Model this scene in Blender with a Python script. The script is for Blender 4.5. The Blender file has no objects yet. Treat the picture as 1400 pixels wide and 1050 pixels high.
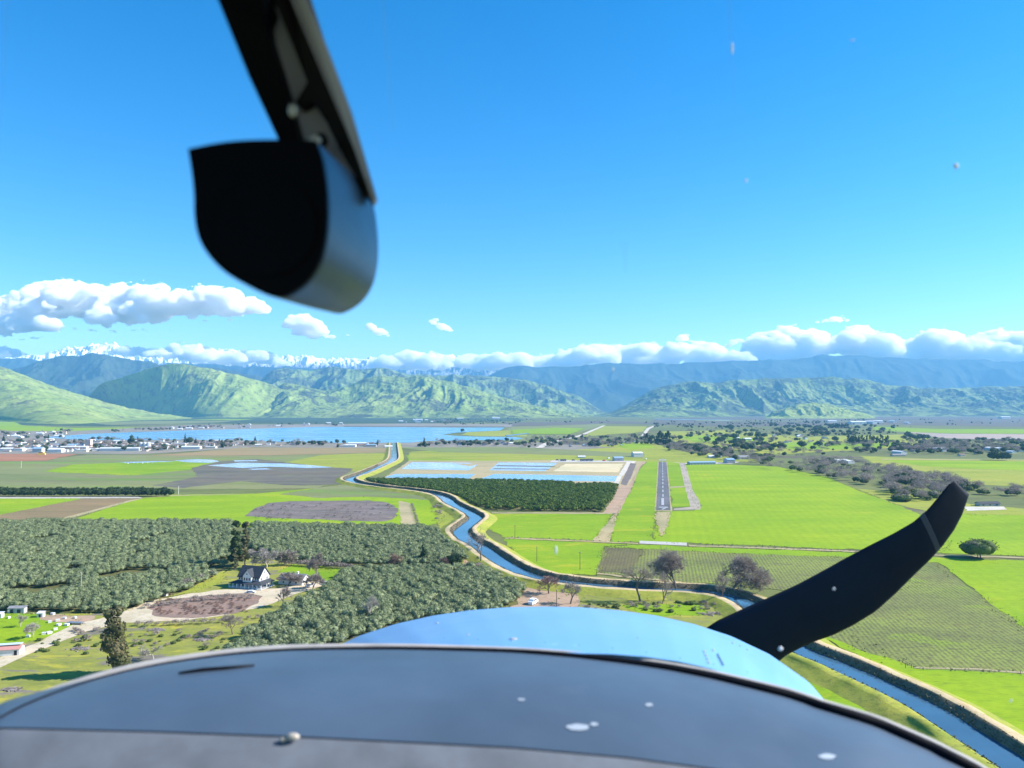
import bpy, bmesh, math, random
import numpy as np
from mathutils import Vector, Matrix

R = math.radians
SC = bpy.context.scene
COL = SC.collection
rnd = random.Random(7)

# ------------------------------------------------------------------ camera
CAM_Z = 95.0
FPX = 1050.0                    # focal length in pixels of the 1400 px wide photograph
PITCH = math.atan(33 / FPX)
cam_d = bpy.data.cameras.new("camera")
cam = bpy.data.objects.new("camera", cam_d)
COL.objects.link(cam)
cam.location = (0, 0, CAM_Z)
cam.rotation_euler = (R(90) + PITCH, 0, 0)
cam_d.sensor_width = 36
cam_d.lens = 36 * FPX / 1400
cam_d.clip_start = 0.05
cam_d.clip_end = 90000
cam_d.dof.use_dof = True
cam_d.dof.focus_distance = 600
cam_d.dof.aperture_fstop = 6.5
SC.camera = cam

# ------------------------------------------------------------------ sky and sun
SUN_AZ, SUN_EL = 86.0, 34.0      # degrees to the right of the view direction, above the horizon
world = bpy.data.worlds.new("World")
SC.world = world
world.use_nodes = True
wn = world.node_tree
wn.nodes.clear()
sky = wn.nodes.new("ShaderNodeTexSky")
sky.sky_type = 'NISHITA'
sky.sun_disc = False
sky.sun_elevation = R(SUN_EL)
sky.sun_rotation = R(SUN_AZ)
sky.altitude = 100
sky.air_density = 1.0
sky.dust_density = 0.1
sky.ozone_density = 4.0
hs = wn.nodes.new("ShaderNodeHueSaturation")
hs.inputs['Saturation'].default_value = 1.38
hs.inputs['Hue'].default_value = 0.499
bg = wn.nodes.new("ShaderNodeBackground")
bg.inputs['Strength'].default_value = 0.085
wo = wn.nodes.new("ShaderNodeOutputWorld")
wn.links.new(sky.outputs[0], hs.inputs['Color'])
wn.links.new(hs.outputs[0], bg.inputs[0])
wn.links.new(bg.outputs[0], wo.inputs['Surface'])

sun_d = bpy.data.lights.new("sun", 'SUN')
sun_d.energy = 4.2
sun_d.angle = R(0.5)
sun_d.color = (1.0, 0.95, 0.87)
sun = bpy.data.objects.new("sun", sun_d)
COL.objects.link(sun)
sd = Vector((math.sin(R(SUN_AZ)) * math.cos(R(SUN_EL)), math.cos(R(SUN_AZ)) * math.cos(R(SUN_EL)), math.sin(R(SUN_EL))))
sun.rotation_euler = sd.to_track_quat('Z', 'Y').to_euler()

SC.view_settings.view_transform = 'Standard'
SC.view_settings.look = 'None'
SC.view_settings.gamma = 1
SC.view_settings.exposure = 1.42
SC.render.engine = 'CYCLES'
cy = SC.cycles
cy.use_denoising = True
try:
    cy.denoiser = 'OPENIMAGEDENOISE'
    cy.denoising_prefilter = 'ACCURATE'
except Exception:
    pass
cy.max_bounces = 20
cy.diffuse_bounces = 2
cy.glossy_bounces = 2
cy.transmission_bounces = 2
cy.volume_bounces = 20
cy.transparent_max_bounces = 8
cy.use_fast_gi = False
cy.sample_clamp_indirect = 4

# ------------------------------------------------------------------ pixel <-> place
cP, sP = math.cos(PITCH), math.sin(PITCH)
def ray(px, py):
    x = (px - 700) / FPX
    y = (525 - py) / FPX
    return Vector((x, cP - y * sP, sP + y * cP))
def G(px, py, z=0.0):
    """the point of the level z that stands at this pixel of the photograph"""
    d = ray(px, py)
    t = (z - CAM_Z) / d.z
    return Vector((d.x * t, d.y * t, z))
def at(px, py, Y):
    d = ray(px, py)
    t = Y / d.y
    return Vector((d.x * t, Y, CAM_Z + d.z * t))

# ------------------------------------------------------------------ noise
_rs = np.random.RandomState(3)
_T = _rs.rand(256 * 256).astype(np.float64)
_P = _rs.permutation(65536)
def _h2(ix, iy):
    return _T[_P[(ix * 374761 + iy * 668265 + 1013) & 65535]]
def vn2(x, y):
    ix = np.floor(x).astype(np.int64); iy = np.floor(y).astype(np.int64)
    fx = x - ix; fy = y - iy
    fx = fx * fx * fx * (fx * (fx * 6 - 15) + 10); fy = fy * fy * fy * (fy * (fy * 6 - 15) + 10)
    a = _h2(ix, iy); b = _h2(ix + 1, iy); c = _h2(ix, iy + 1); d = _h2(ix + 1, iy + 1)
    return (a * (1 - fx) + b * fx) * (1 - fy) + (c * (1 - fx) + d * fx) * fy
def fbm2(x, y, o=5, g=0.5):
    s = 0; a = 1; t = 0
    for i in range(o):
        s = s + a * vn2(x * 2 ** i + 17.3 * i, y * 2 ** i + 9.1 * i); t += a; a *= g
    return s / t
def ridge2(x, y, o=5, g=0.5):
    s = 0; a = 1; t = 0
    for i in range(o):
        s = s + a * (1 - np.abs(2 * vn2(x * 2 ** i + 31.7 * i, y * 2 ** i + 5.3 * i) - 1)); t += a; a *= g
    return s / t
def vn3(p):
    i = np.floor(p).astype(np.int64); f = p - i
    f = f * f * (3 - 2 * f)
    def h(dx, dy, dz):
        return _T[_P[((i[:, 0] + dx) * 374761 + (i[:, 1] + dy) * 668265 + (i[:, 2] + dz) * 974711) & 65535]]
    r = 0
    for dx in (0, 1):
        for dy in (0, 1):
            for dz in (0, 1):
                w = (f[:, 0] if dx else 1 - f[:, 0]) * (f[:, 1] if dy else 1 - f[:, 1]) * (f[:, 2] if dz else 1 - f[:, 2])
                r = r + w * h(dx, dy, dz)
    return r
def fbm3(p, o=4, g=0.5):
    s = 0; a = 1; t = 0
    for k in range(o):
        s = s + a * vn3(p * 2 ** k + 11.3 * k); t += a; a *= g
    return s / t

# ------------------------------------------------------------------ mesh helpers
def mesh_np(name, verts, faces, mats, smooth=False, midx=None):
    """faces: array n x 3 or n x 4"""
    verts = np.asarray(verts, dtype=np.float32); faces = np.asarray(faces, dtype=np.int32)
    me = bpy.data.meshes.new(name)
    k = faces.shape[1]
    me.vertices.add(len(verts)); me.vertices.foreach_set('co', verts.ravel())
    me.loops.add(faces.size); me.loops.foreach_set('vertex_index', faces.ravel())
    me.polygons.add(len(faces))
    me.polygons.foreach_set('loop_start', np.arange(0, faces.size, k, dtype=np.int32))
    if smooth is True:
        me.polygons.foreach_set('use_smooth', np.ones(len(faces), dtype=bool))
    elif smooth is not False:
        me.polygons.foreach_set('use_smooth', np.asarray(smooth, dtype=bool))
    for m in (mats if isinstance(mats, (list, tuple)) else [mats]):
        me.materials.append(m)
    if midx is not None:
        me.polygons.foreach_set('material_index', np.asarray(midx, dtype=np.int32))
    me.update(calc_edges=True)
    return me
def link(name, me, parent=None, loc=None):
    o = bpy.data.objects.new(name, me)
    COL.objects.link(o)
    if parent is not None:
        o.parent = parent
    if loc is not None:
        o.location = loc
    return o
def tag(o, label=None, cat=None, group=None, kind=None):
    if label: o['label'] = label
    if cat: o['category'] = cat
    if group: o['group'] = group
    if kind: o['kind'] = kind
    return o
def struct(name, me):
    o = link(name, me); o['kind'] = 'structure'; return o
def empty(name, loc, rz=0.0):
    o = bpy.data.objects.new(name, None)
    COL.objects.link(o); o.location = loc; o.rotation_euler = (0, 0, rz)
    o.empty_display_size = 0.5
    return o
CHILD = {}
def copy_thing(root, loc, rz=0.0, s=1.0, label=None, group=None):
    c = root.copy(); COL.objects.link(c)
    c.location = loc; c.rotation_euler = (0, 0, rz)
    c.scale = (s, s, s) if not isinstance(s, (tuple, list)) else s
    if label: c['label'] = label
    if group: c['group'] = group
    for ch in list(root.children):
        d = ch.copy(); COL.objects.link(d); d.parent = c
        for g in list(ch.children):
            e = g.copy(); COL.objects.link(e); e.parent = d
    return c

class MB:
    """collects solids into one mesh"""
    def __init__(s): s.v = []; s.f = []
    def add(s, vs, fs):
        b = len(s.v); s.v += [tuple(v) for v in vs]; s.f += [tuple(i + b for i in f) for f in fs]; return s
    def box(s, cx, cy, cz, sx, sy, sz, rz=0.0, ax=0, ay=0):
        c, n = math.cos(rz), math.sin(rz); vs = []
        for dz in (-.5, .5):
            for dx, dy in ((-.5, -.5), (.5, -.5), (.5, .5), (-.5, .5)):
                x, y = dx * sx, dy * sy
                vs.append((cx + ax + x * c - y * n, cy + ay + x * n + y * c, cz + dz * sz))
        return s.add(vs, [(3, 2, 1, 0), (4, 5, 6, 7), (0, 1, 5, 4), (1, 2, 6, 5), (2, 3, 7, 6), (3, 0, 4, 7)])
    def prism(s, pts, d):
        """pts: closed outline of 3D points, extruded by vector d"""
        d = Vector(d); n = len(pts); a = [Vector(p) for p in pts]; b = [p + d for p in a]
        return s.add(a + b, [tuple(range(n))[::-1], tuple(range(n, 2 * n))] + [(i, (i + 1) % n, (i + 1) % n + n, i + n) for i in range(n)])
    def tube(s, pts, rads, n=6, caps=True):
        rings = []
        pts = [Vector(p) for p in pts]
        up = Vector((0.13, 0.31, 0.94))
        base = len(s.v)
        for i, p in enumerate(pts):
            t = (pts[min(i + 1, len(pts) - 1)] - pts[max(i - 1, 0)]).normalized()
            a = t.cross(up)
            if a.length < 1e-3: a = t.cross(Vector((1, 0, 0)))
            a.normalize(); b = t.cross(a)
            r = rads[i] if hasattr(rads, '__len__') else rads
            for k in range(n):
                w = 2 * math.pi * k / n
                s.v.append(tuple(p + a * math.cos(w) * r + b * math.sin(w) * r))
        for i in range(len(pts) - 1):
            for k in range(n):
                q = base + i * n
                s.f.append((q + k, q + (k + 1) % n, q + n + (k + 1) % n, q + n + k))
        if caps:
            s.f.append(tuple(base + k for k in range(n)))
            q = base + (len(pts) - 1) * n
            s.f.append(tuple(q + k for k in range(n))[::-1])
        return s
    def ball(s, c, r, seg=10, rings=6, sc=(1, 1, 1)):
        b = len(s.v)
        for i in range(rings + 1):
            th = math.pi * i / rings
            for k in range(seg):
                ph = 2 * math.pi * k / seg
                s.v.append((c[0] + r * sc[0] * math.sin(th) * math.cos(ph), c[1] + r * sc[1] * math.sin(th) * math.sin(ph), c[2] + r * sc[2] * math.cos(th)))
        for i in range(rings):
            for k in range(seg):
                s.f.append((b + i * seg + k, b + (i + 1) * seg + k, b + (i + 1) * seg + (k + 1) % seg, b + i * seg + (k + 1) % seg))
        return s
    def mesh(s, name, mat, smooth=False):
        me = bpy.data.meshes.new(name); me.from_pydata(s.v, [], s.f)
        for m in (mat if isinstance(mat, (list, tuple)) else [mat]): me.materials.append(m)
        bm = bmesh.new(); bm.from_mesh(me); bmesh.ops.remove_doubles(bm, verts=bm.verts, dist=1e-5) if smooth else None
        bmesh.ops.recalc_face_normals(bm, faces=bm.faces); bm.to_mesh(me); bm.free()
        if smooth:
            for p in me.polygons: p.use_smooth = True
        return me
    def build(s, name, mat, parent=None, smooth=False):
        return link(name, s.mesh(name, mat, smooth), parent)

# ------------------------------------------------------------------ materials
MATS = {}
def nodes(name):
    m = bpy.data.materials.new(name); m.use_nodes = True
    nt = m.node_tree; b = nt.nodes['Principled BSDF']
    b.inputs['Specular IOR Level'].default_value = 0.25
    return m, nt, b
def N(nt, t, **kw):
    n = nt.nodes.new(t)
    for k, v in kw.items(): setattr(n, k, v)
    return n
def coords(nt, scale=(1, 1, 1), rot=(0, 0, 0), obj=False):
    if obj:
        tc = N(nt, 'ShaderNodeTexCoord'); src = tc.outputs['Object']
    else:
        g = N(nt, 'ShaderNodeNewGeometry'); src = g.outputs['Position']
    mp = N(nt, 'ShaderNodeMapping'); mp.vector_type = 'POINT'
    mp.inputs['Scale'].default_value = scale; mp.inputs['Rotation'].default_value = rot
    nt.links.new(src, mp.inputs[0]); return mp.outputs[0]
def noise(nt, vec, scale, detail=4, rough=.55, dist=0):
    n = N(nt, 'ShaderNodeTexNoise'); n.inputs['Scale'].default_value = scale; n.inputs['Detail'].default_value = detail
    n.inputs['Roughness'].default_value = rough; n.inputs['Distortion'].default_value = dist
    nt.links.new(vec, n.inputs['Vector']); return n.outputs[0]
def ramp(nt, fac, stops):
    r = N(nt, 'ShaderNodeValToRGB'); e = r.color_ramp.elements
    while len(e) < len(stops): e.new(0.5)
    for k, (p, c) in enumerate(stops):
        e[k].position = p; e[k].color = (*c, 1) if len(c) == 3 else c
    nt.links.new(fac, r.inputs[0]); return r.outputs[0]
def mix(nt, fac, a, b, typ='MIX'):
    m = N(nt, 'ShaderNodeMix', data_type='RGBA', blend_type=typ)
    for s, v in ((0, fac), (6, a), (7, b)):
        if hasattr(v, 'links') or hasattr(v, 'is_linked'): nt.links.new(v, m.inputs[s])
        elif s == 0: m.inputs[0].default_value = v
        else: m.inputs[s].default_value = (*v, 1)
    return m.outputs[2]
def bw(k): return (k, k, k)
def simple(name, col, rough=.7, metal=0, spec=.25, var=0.15, vs=3.0, obj=True):
    m, nt, b = nodes(name)
    n = noise(nt, coords(nt, obj=obj), vs, 3)
    lo = tuple(c * (1 - var) for c in col); hi = tuple(min(1, c * (1 + var)) for c in col)
    nt.links.new(ramp(nt, n, [(.3, lo), (.7, hi)]), b.inputs['Base Color'])
    b.inputs['Roughness'].default_value = rough; b.inputs['Metallic'].default_value = metal
    b.inputs['Specular IOR Level'].default_value = spec
    return m
def ground_mat(name, a, b_, c, big=40, small=4, stretch=(1, 1), rot=0, rows=None, patch=None, bump=.3, fine=1.0):
    """a, b_: the two main soil or crop colours, c: a third in small flecks; rows=(spacing m, angle, colour, strength); patch=(scale m, colour, threshold)"""
    m, nt, b = nodes(name)
    v = coords(nt, (stretch[0], stretch[1], 1), (0, 0, rot))
    n1 = noise(nt, v, 1 / big, 6, .62, .4)
    col = ramp(nt, n1, [(.36, a), (.64, b_)])
    n2 = noise(nt, v, 1 / small, 4, .7)
    col = mix(nt, ramp(nt, n2, [(.5, bw(0)), (.68, bw(.75))]), col, c)
    if patch:
        for (ps, pc, th) in (patch if isinstance(patch, list) else [patch]):
            n3 = noise(nt, v, 1 / ps, 7, .68, .5)
            col = mix(nt, ramp(nt, n3, [(th, bw(0)), (min(th + .05, .99), bw(1))]), col, pc)
    if rows:
        sp, ang, rc, st = rows
        vr = coords(nt, (1, 1, 1), (0, 0, -ang))
        w = N(nt, 'ShaderNodeTexWave', wave_type='BANDS', bands_direction='X', wave_profile='SIN')
        w.inputs['Scale'].default_value = 2 * math.pi / sp / 20.0
        w.inputs['Distortion'].default_value = 1.2; w.inputs['Detail'].default_value = 3
        w.inputs['Detail Scale'].default_value = 1.2
        nt.links.new(vr, w.inputs['Vector'])
        n4 = noise(nt, v, 1 / (sp * 1.1), 3, .7)
        f = N(nt, 'ShaderNodeMath', operation='MULTIPLY'); nt.links.new(w.outputs[1], f.inputs[0]); nt.links.new(ramp(nt, n4, [(.3, bw(0)), (.6, bw(st))]), f.inputs[1])
        col = mix(nt, f.outputs[0], col, rc)
    n6 = noise(nt, coords(nt, (.35, 1, 1)), 1 / (big * 1.4), 5, .6, .8)
    col = mix(nt, .8, col, ramp(nt, n6, [(.3, (.72, .80, .75)), (.5, bw(1)), (.7, (1.12, 1.02, .95))]), 'MULTIPLY')
    n5 = noise(nt, v, 1 / fine, 3, .7)
    col = mix(nt, .55, col, ramp(nt, n5, [(.25, bw(.5)), (.5, bw(1)), (.75, bw(1.0))]), 'MULTIPLY')
    nt.links.new(col, b.inputs['Base Color'])
    b.inputs['Roughness'].default_value = .9; b.inputs['Specular IOR Level'].default_value = .1
    if bump:
        bp = N(nt, 'ShaderNodeBump'); bp.inputs['Strength'].default_value = bump; bp.inputs['Distance'].default_value = small * .15
        nt.links.new(n2, bp.inputs['Height']); nt.links.new(bp.outputs[0], b.inputs['Normal'])
    return m
def water_mat(name, col, rough=.12, wave=3.0, bump=.15):
    m, nt, b = nodes(name)
    b.inputs['Base Color'].default_value = (*col, 1)
    b.inputs['Roughness'].default_value = rough; b.inputs['Specular IOR Level'].default_value = .5; b.inputs['IOR'].default_value = 1.33
    v = coords(nt, (1, .35, 1))
    n = noise(nt, v, 1 / wave, 4, .6)
    bp = N(nt, 'ShaderNodeBump'); bp.inputs['Strength'].default_value = bump; bp.inputs['Distance'].default_value = .3
    nt.links.new(n, bp.inputs['Height']); nt.links.new(bp.outputs[0], b.inputs['Normal'])
    n2 = noise(nt, coords(nt, (.3, 1, 1)), 1 / 60, 4, .6)
    nt.links.new(ramp(nt, n2, [(.35, tuple(c * .8 for c in col)), (.65, tuple(c * 1.3 for c in col))]), b.inputs['Base Color'])
    return m

# ================================================================== the valley floor
M_ground = ground_mat('valley_soil', (.12, .14, .045), (.17, .19, .06), (.10, .10, .06), big=260, small=30, stretch=(.6, 1.6),
                      patch=[(420, (.13, .105, .075), .56), (300, (.055, .075, .045), .6)], bump=0, fine=9)
gv, gf = [], []
xs = np.linspace(-45000, 45000, 31); ys = np.linspace(-3000, 60000, 22)
X, Y = np.meshgrid(xs, ys); gv = np.stack([X.ravel(), Y.ravel(), np.zeros(X.size)], 1)
idx = np.arange(X.size).reshape(X.shape)
gf = np.stack([idx[:-1, :-1].ravel(), idx[:-1, 1:].ravel(), idx[1:, 1:].ravel(), idx[1:, :-1].ravel()], 1)
struct('ground', mesh_np('ground', gv, gf, M_ground))

_layer = {}
EDGES = []
def wob(pts, step, amp, seed=0, closed=True):
    """subdivide an outline of ground points and give it an uneven edge"""
    out = []
    n = len(pts)
    for i in range(n if closed else n - 1):
        a, b = pts[i], pts[(i + 1) % n]
        L = (b - a).length; k = max(1, min(160, int(L / step)))
        for j in range(k):
            p = a.lerp(b, j / k)
            if amp:
                w = np.array([p.x / (step * 2.2) + seed]); w2 = np.array([p.y / (step * 2.2) - seed])
                p = p + Vector(((vn2(w, w2)[0] - .5) * 2 * amp, (vn2(w + 50, w2 + 9)[0] - .5) * 2 * amp * 1.6, 0))
            out.append(p)
    if not closed: out.append(pts[-1])
    return out
def sheet(name, px, mat, lay=1, rough=1.0, world=False, z=None):
    """a patch of ground cover laid on the valley floor; px: outline in photo pixels (or ground points)"""
    pts = [Vector(p) for p in px] if world else [G(x, y) for x, y in px]
    d = sum(p.y for p in pts) / len(pts)
    far = max(1.0, d / 700)
    if rough: pts = wob(pts, 3.5 * far, 1.5 * far * rough, seed=len(pts) + lay)
    _layer['n'] = _layer.get('n', 0) + 1
    if name == 'field' and d < 1500 and lay in (2, 3, 4, 5, 6): EDGES.append(pts)
    zz = lay * .012 * (1 if d < 1500 else 4) + _layer['n'] * .0022 * (1 if d < 1500 else 4) if z is None else z
    me = bpy.data.meshes.new(name)
    bm = bmesh.new()
    vs = [bm.verts.new((p.x, p.y, zz)) for p in pts]
    try:
        es = [bm.edges.new((vs[i], vs[(i + 1) % len(vs)])) for i in range(len(vs))]
        bmesh.ops.triangle_fill(bm, use_beauty=True, edges=es)
    except Exception:
        bm.faces.new(vs)
    for f in bm.faces:
        f.normal_update()
        if f.normal.z < 0: f.normal_flip()
    bm.to_mesh(me); bm.free()
    me.materials.append(mat)
    return struct(name, me)

GREEN = (.105, .255, .012); GREEN2 = (.175, .31, .014); YEL = (.24, .30, .03)
M_bright = ground_mat('bright_young_wheat', (.20, .32, .010), (.27, .37, .012), (.16, .26, .012), big=70, small=5, stretch=(.5, 1.6), bump=.15, rows=(7.5, R(-11), (.15, .25, .012), .28), patch=[(55, (.32, .36, .02), .60), (30, (.14, .22, .02), .66), (16, (.24, .25, .07), .72)], fine=1.5)
M_bright2 = ground_mat('lush_grass', (.175, .30, .012), (.23, .34, .012), (.13, .21, .014), big=40, small=3, stretch=(.5, 1.4), patch=[(30, (.29, .33, .02), .57), (22, (.12, .19, .02), .64), (12, (.25, .23, .08), .70)], bump=.25, fine=.8)
M_yellow = ground_mat('yellowing_grass', (.25, .29, .035), (.31, .32, .05), (.18, .21, .04), big=60, small=7, stretch=(.6, 1.6), patch=(50, (.24, .20, .07), .6), bump=.2, fine=1.5)
M_pale = ground_mat('dry_pale_pasture', (.17, .20, .07), (.22, .23, .10), (.15, .15, .07), big=110, small=12, stretch=(.35, 2.2), patch=[(120, (.16, .25, .05), .56), (90, (.19, .16, .10), .6)], bump=.1, fine=3)
M_tan = ground_mat('tan_stubble', (.30, .22, .115), (.25, .20, .10), (.22, .22, .09), big=120, small=10, stretch=(.25, 2.6), bump=.1, fine=3)
M_red = ground_mat('red_ploughed_soil', (.36, .165, .09), (.30, .14, .08), (.33, .21, .13), big=120, small=12, stretch=(.3, 2.6), bump=.1, fine=3)
M_brown = ground_mat('brown_soil', (.22, .155, .085), (.27, .19, .10), (.19, .19, .07), big=40, small=5, stretch=(.4, 1.8), bump=.2, fine=1.5)
M_pink = ground_mat('pinkish_bare_dirt', (.36, .25, .17), (.42, .30, .21), (.28, .20, .13), big=20, small=3, bump=.2, fine=1)
M_mulch = ground_mat('grey_brush_litter', (.15, .125, .11), (.22, .185, .17), (.075, .06, .06), big=18, small=3, stretch=(.5, 1.7), patch=[(22, (.18, .20, .06), .64), (9, (.30, .26, .24), .6), (5, (.07, .055, .055), .62)], bump=.9, fine=1.5)
M_vine = ground_mat('reddish_vine_plot', (.22, .155, .12), (.29, .20, .16), (.13, .10, .075), big=9, small=1.5, bump=.6, fine=.7)
M_mud = ground_mat('dark_wet_mud', (.105, .095, .085), (.16, .14, .12), (.20, .22, .08), big=60, small=9, stretch=(.3, 2.4), patch=(70, (.17, .21, .06), .6), bump=.2, fine=2)
M_dirt = ground_mat('pale_dirt_road', (.50, .41, .28), (.58, .50, .37), (.40, .32, .2), big=14, small=2, bump=.2, fine=.8)
M_gravel = ground_mat('pale_gravel', (.50, .45, .38), (.60, .55, .48), (.40, .35, .28), big=20, small=2, bump=.15, fine=.8)
M_concrete = ground_mat('concrete_apron', (.45, .42, .40), (.54, .50, .48), (.36, .33, .32), big=50, small=6, stretch=(.4, 2), bump=0, fine=2)
M_pale_soil = ground_mat('pale_pinkish_soil', (.34, .27, .235), (.40, .32, .28), (.28, .25, .17), big=150, small=30, stretch=(.3, 2.5), bump=0, fine=12)
M_cream = ground_mat('dry_pond_bed', (.52, .44, .26), (.60, .52, .34), (.40, .34, .18), big=60, small=8, stretch=(.35, 2), bump=0, fine=3)
M_levee = ground_mat('levee_soil', (.36, .30, .17), (.42, .34, .20), (.25, .25, .09), big=50, small=5, stretch=(.6, 1.4), bump=.1, fine=1.5)
M_rowcrop = ground_mat('row_crop_stubble', (.17, .19, .06), (.24, .29, .06), (.11, .10, .05), big=45, small=3.2, stretch=(.8, 1.2), rows=(2.0, R(-11), (.085, .075, .045), .8), patch=[(35, (.22, .30, .04), .58), (18, (.13, .11, .06), .62), (7, (.24, .31, .05), .66)], bump=.5, fine=.9)
M_rowcrop2 = ground_mat('dark_row_crop_soil', (.14, .12, .065), (.17, .16, .06), (.085, .07, .05), big=35, small=3, rows=(2.0, R(-11), (.08, .065, .045), .6), bump=.4, fine=.9)
M_orch = ground_mat('orchard_floor', (.09, .10, .03), (.14, .14, .05), (.16, .12, .07), big=30, small=4, bump=.2, fine=1)
M_darkorch = ground_mat('distant_orchard_floor', (.045, .075, .035), (.075, .105, .045), (.035, .055, .03), big=350, small=60, stretch=(.2, 2.5), bump=0, fine=20)
M_purple = ground_mat('leafless_orchard_floor', (.115, .10, .085), (.15, .13, .10), (.09, .11, .05), big=350, small=60, stretch=(.2, 3), bump=0, fine=20)
M_weedy = ground_mat('weedy_rough_ground', (.21, .23, .05), (.29, .29, .055), (.16, .15, .08), big=16, small=2.4, stretch=(.5, 1.3), patch=[(13, (.36, .33, .05), .56), (19, (.20, .17, .145), .57), (8, (.12, .10, .085), .65)], bump=.6, fine=.7)
M_town = ground_mat('town_lots', (.22, .20, .16), (.28, .25, .21), (.13, .14, .08), big=120, small=25, stretch=(.5, 1.6), bump=0, fine=9)
M_white = simple('white_plastic_sheeting', (.44, .41, .36), .6, var=.1, vs=.3, obj=False)
M_asphalt = ground_mat('runway_asphalt', (.12, .12, .13), (.165, .165, .18), (.10, .10, .11), big=30, small=3, stretch=(1.6, .3), bump=0, fine=1.2)
M_oldasphalt = ground_mat('worn_taxiway_asphalt', (.34, .29, .235), (.40, .34, .28), (.26, .24, .17), big=25, small=4, bump=0, fine=1.5)
M_road = ground_mat('grey_road', (.40, .38, .35), (.46, .43, .40), (.35, .32, .3), big=80, small=9, bump=0, fine=3)
M_lake = water_mat('lake_water', (.13, .29, .42), .22, 9, .12)
M_pond = water_mat('pond_water', (.16, .27, .42), .10, 4, .06)
M_pondpale = water_mat('shallow_pond_water', (.34, .40, .52), .12, 4, .06)
M_canal = water_mat('canal_water', (.05, .11, .17), .06, 2.5, .10)
M_paint = simple('white_runway_paint', (.36, .36, .37), .7, var=.35, vs=.8, obj=False)

# --- far bands
sheet('field', [(-60, 571), (60, 575), (140, 573), (180, 569), (330, 569), (440, 569), (560, 570), (700, 570), (720, 575), (640, 578), (440, 579.5), (240, 579), (140, 583), (30, 581), (-60, 583)], M_darkorch, 1)
sheet('field', [(-60, 576), (20, 577), (30, 581.5), (100, 585), (220, 584), (200, 589), (100, 589.5), (-60, 589)], M_bright, 2)
sheet('field', [(120, 578), (200, 575.5), (330, 575), (300, 577.5), (210, 580), (150, 581)], M_pale, 3)
sheet('field', [(250, 574), (300, 572.7), (350, 573), (330, 574.3)], M_bright, 3)
sheet('field', [(690, 578), (830, 575), (900, 577), (905, 580), (830, 579.5), (740, 582), (690, 583)], M_purple, 1)
sheet('field', [(700, 584), (830, 579), (822, 582), (757, 602), (720, 607), (690, 603), (690, 588)], M_pale, 2)
sheet('field', [(822, 582.5), (885, 583), (880, 590), (862, 592), (790, 597.5)], M_yellow, 2)
sheet('field', [(900, 572), (1060, 569), (1460, 570), (1460, 584.5), (1180, 580.5), (1000, 584), (880, 580)], M_purple, 1)
sheet('field', [(1195, 583.2), (1280, 586.5), (1460, 587), (1460, 593.5), (1300, 592.5), (1240, 590.5), (1195, 589)], M_bright2, 2)
sheet('field', [(1235, 590.5), (1300, 593), (1460, 594), (1460, 600.5), (1330, 600.5), (1290, 599), (1270, 596)], M_pale_soil, 3)
sheet('field', [(905, 590), (1010, 588), (1060, 595), (1110, 597), (1240, 594), (1280, 601), (1230, 612), (1120, 618), (1050, 622), (1010, 616), (930, 612)], M_yellow, 2)
sheet('field', [(835, 607), (885, 604), (905, 610), (930, 617), (1000, 622), (1050, 631), (940, 633), (860, 630), (560, 628), (560, 618), (640, 613), (760, 613)], M_yellow, 2)
sheet('field', [(846, 605.5), (868, 604.5), (885, 607), (897, 612), (860, 615), (845, 611)], M_bright, 3)
sheet('field', [(1175, 623), (1260, 627), (1460, 629), (1460, 668), (1330, 662), (1260, 645), (1200, 636)], M_yellow, 2)
sheet('field', [(1205, 628), (1260, 629.5), (1460, 632), (1460, 645), (1330, 641), (1260, 637)], M_bright, 3)
sheet('field', [(540, 612), (700, 611), (880, 620), (880, 626), (760, 622), (600, 618)], M_pale, 3)
sheet('field', [(555, 622.5), (720, 621), (900, 622.5), (890, 630), (755, 631), (560, 630.5)], M_bright, 4)
sheet('field', [(930, 597), (960, 595.5), (1050, 600), (1040, 606), (950, 604)], M_bright, 3)
sheet('field', [(1060, 607), (1100, 603.5), (1150, 607), (1220, 604), (1235, 608), (1180, 614), (1080, 615)], M_bright2, 3)
# --- lake and town
sheet('field', [(-60, 589), (100, 589.5), (260, 581), (480, 580), (560, 579), (700, 580), (700, 584), (480, 584.5), (300, 588), (100, 597), (-60, 612)], M_town, 2)
sheet('field', [(-60, 600), (60, 597), (330, 601), (540, 605), (620, 603), (740, 605), (840, 612), (760, 616), (640, 614), (545, 613), (480, 612.5), (350, 611.5), (260, 617), (200, 621), (-60, 621)], M_town, 2)
sheet('lake', [(58, 598), (90, 595.5), (130, 593), (180, 591), (270, 588), (360, 586), (385, 585), (440, 583.6), (540, 584), (620, 584.6), (690, 584.5), (684, 588.5), (660, 589.6), (625, 591.6), (606, 594.2), (622, 595.8), (650, 597), (705, 597.6), (716, 599.5), (700, 602), (640, 602), (585, 603), (560, 605.5), (460, 605.5), (380, 604), (330, 602), (250, 601.5), (160, 602), (100, 601)], M_lake, 3, .3)
sheet('shore', [(470, 582.2), (690, 583), (690, 584.3), (470, 583.7)], M_mud, 4, .1)
sheet('field', [(640, 590.8), (684, 588.9), (720, 588), (720, 597), (650, 596.4), (630, 594.5)], M_yellow, 4, .3)
sheet('field', [(-60, 620.5), (60, 620.5), (108, 621), (62, 630), (-60, 632)], M_red, 3)
sheet('field', [(200, 623.5), (260, 619), (330, 612), (540, 612.5), (536, 618), (450, 621), (360, 623)], M_tan, 3)
sheet('field', [(-60, 630), (60, 628.5), (120, 621.5), (210, 622), (360, 622.5), (536, 617), (535, 634), (470, 657), (430, 668), (240, 669), (-60, 669)], M_pale, 2)
sheet('field', [(440, 622), (530, 619), (528, 634), (490, 645), (440, 640), (390, 632)], M_yellow, 3)
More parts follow.
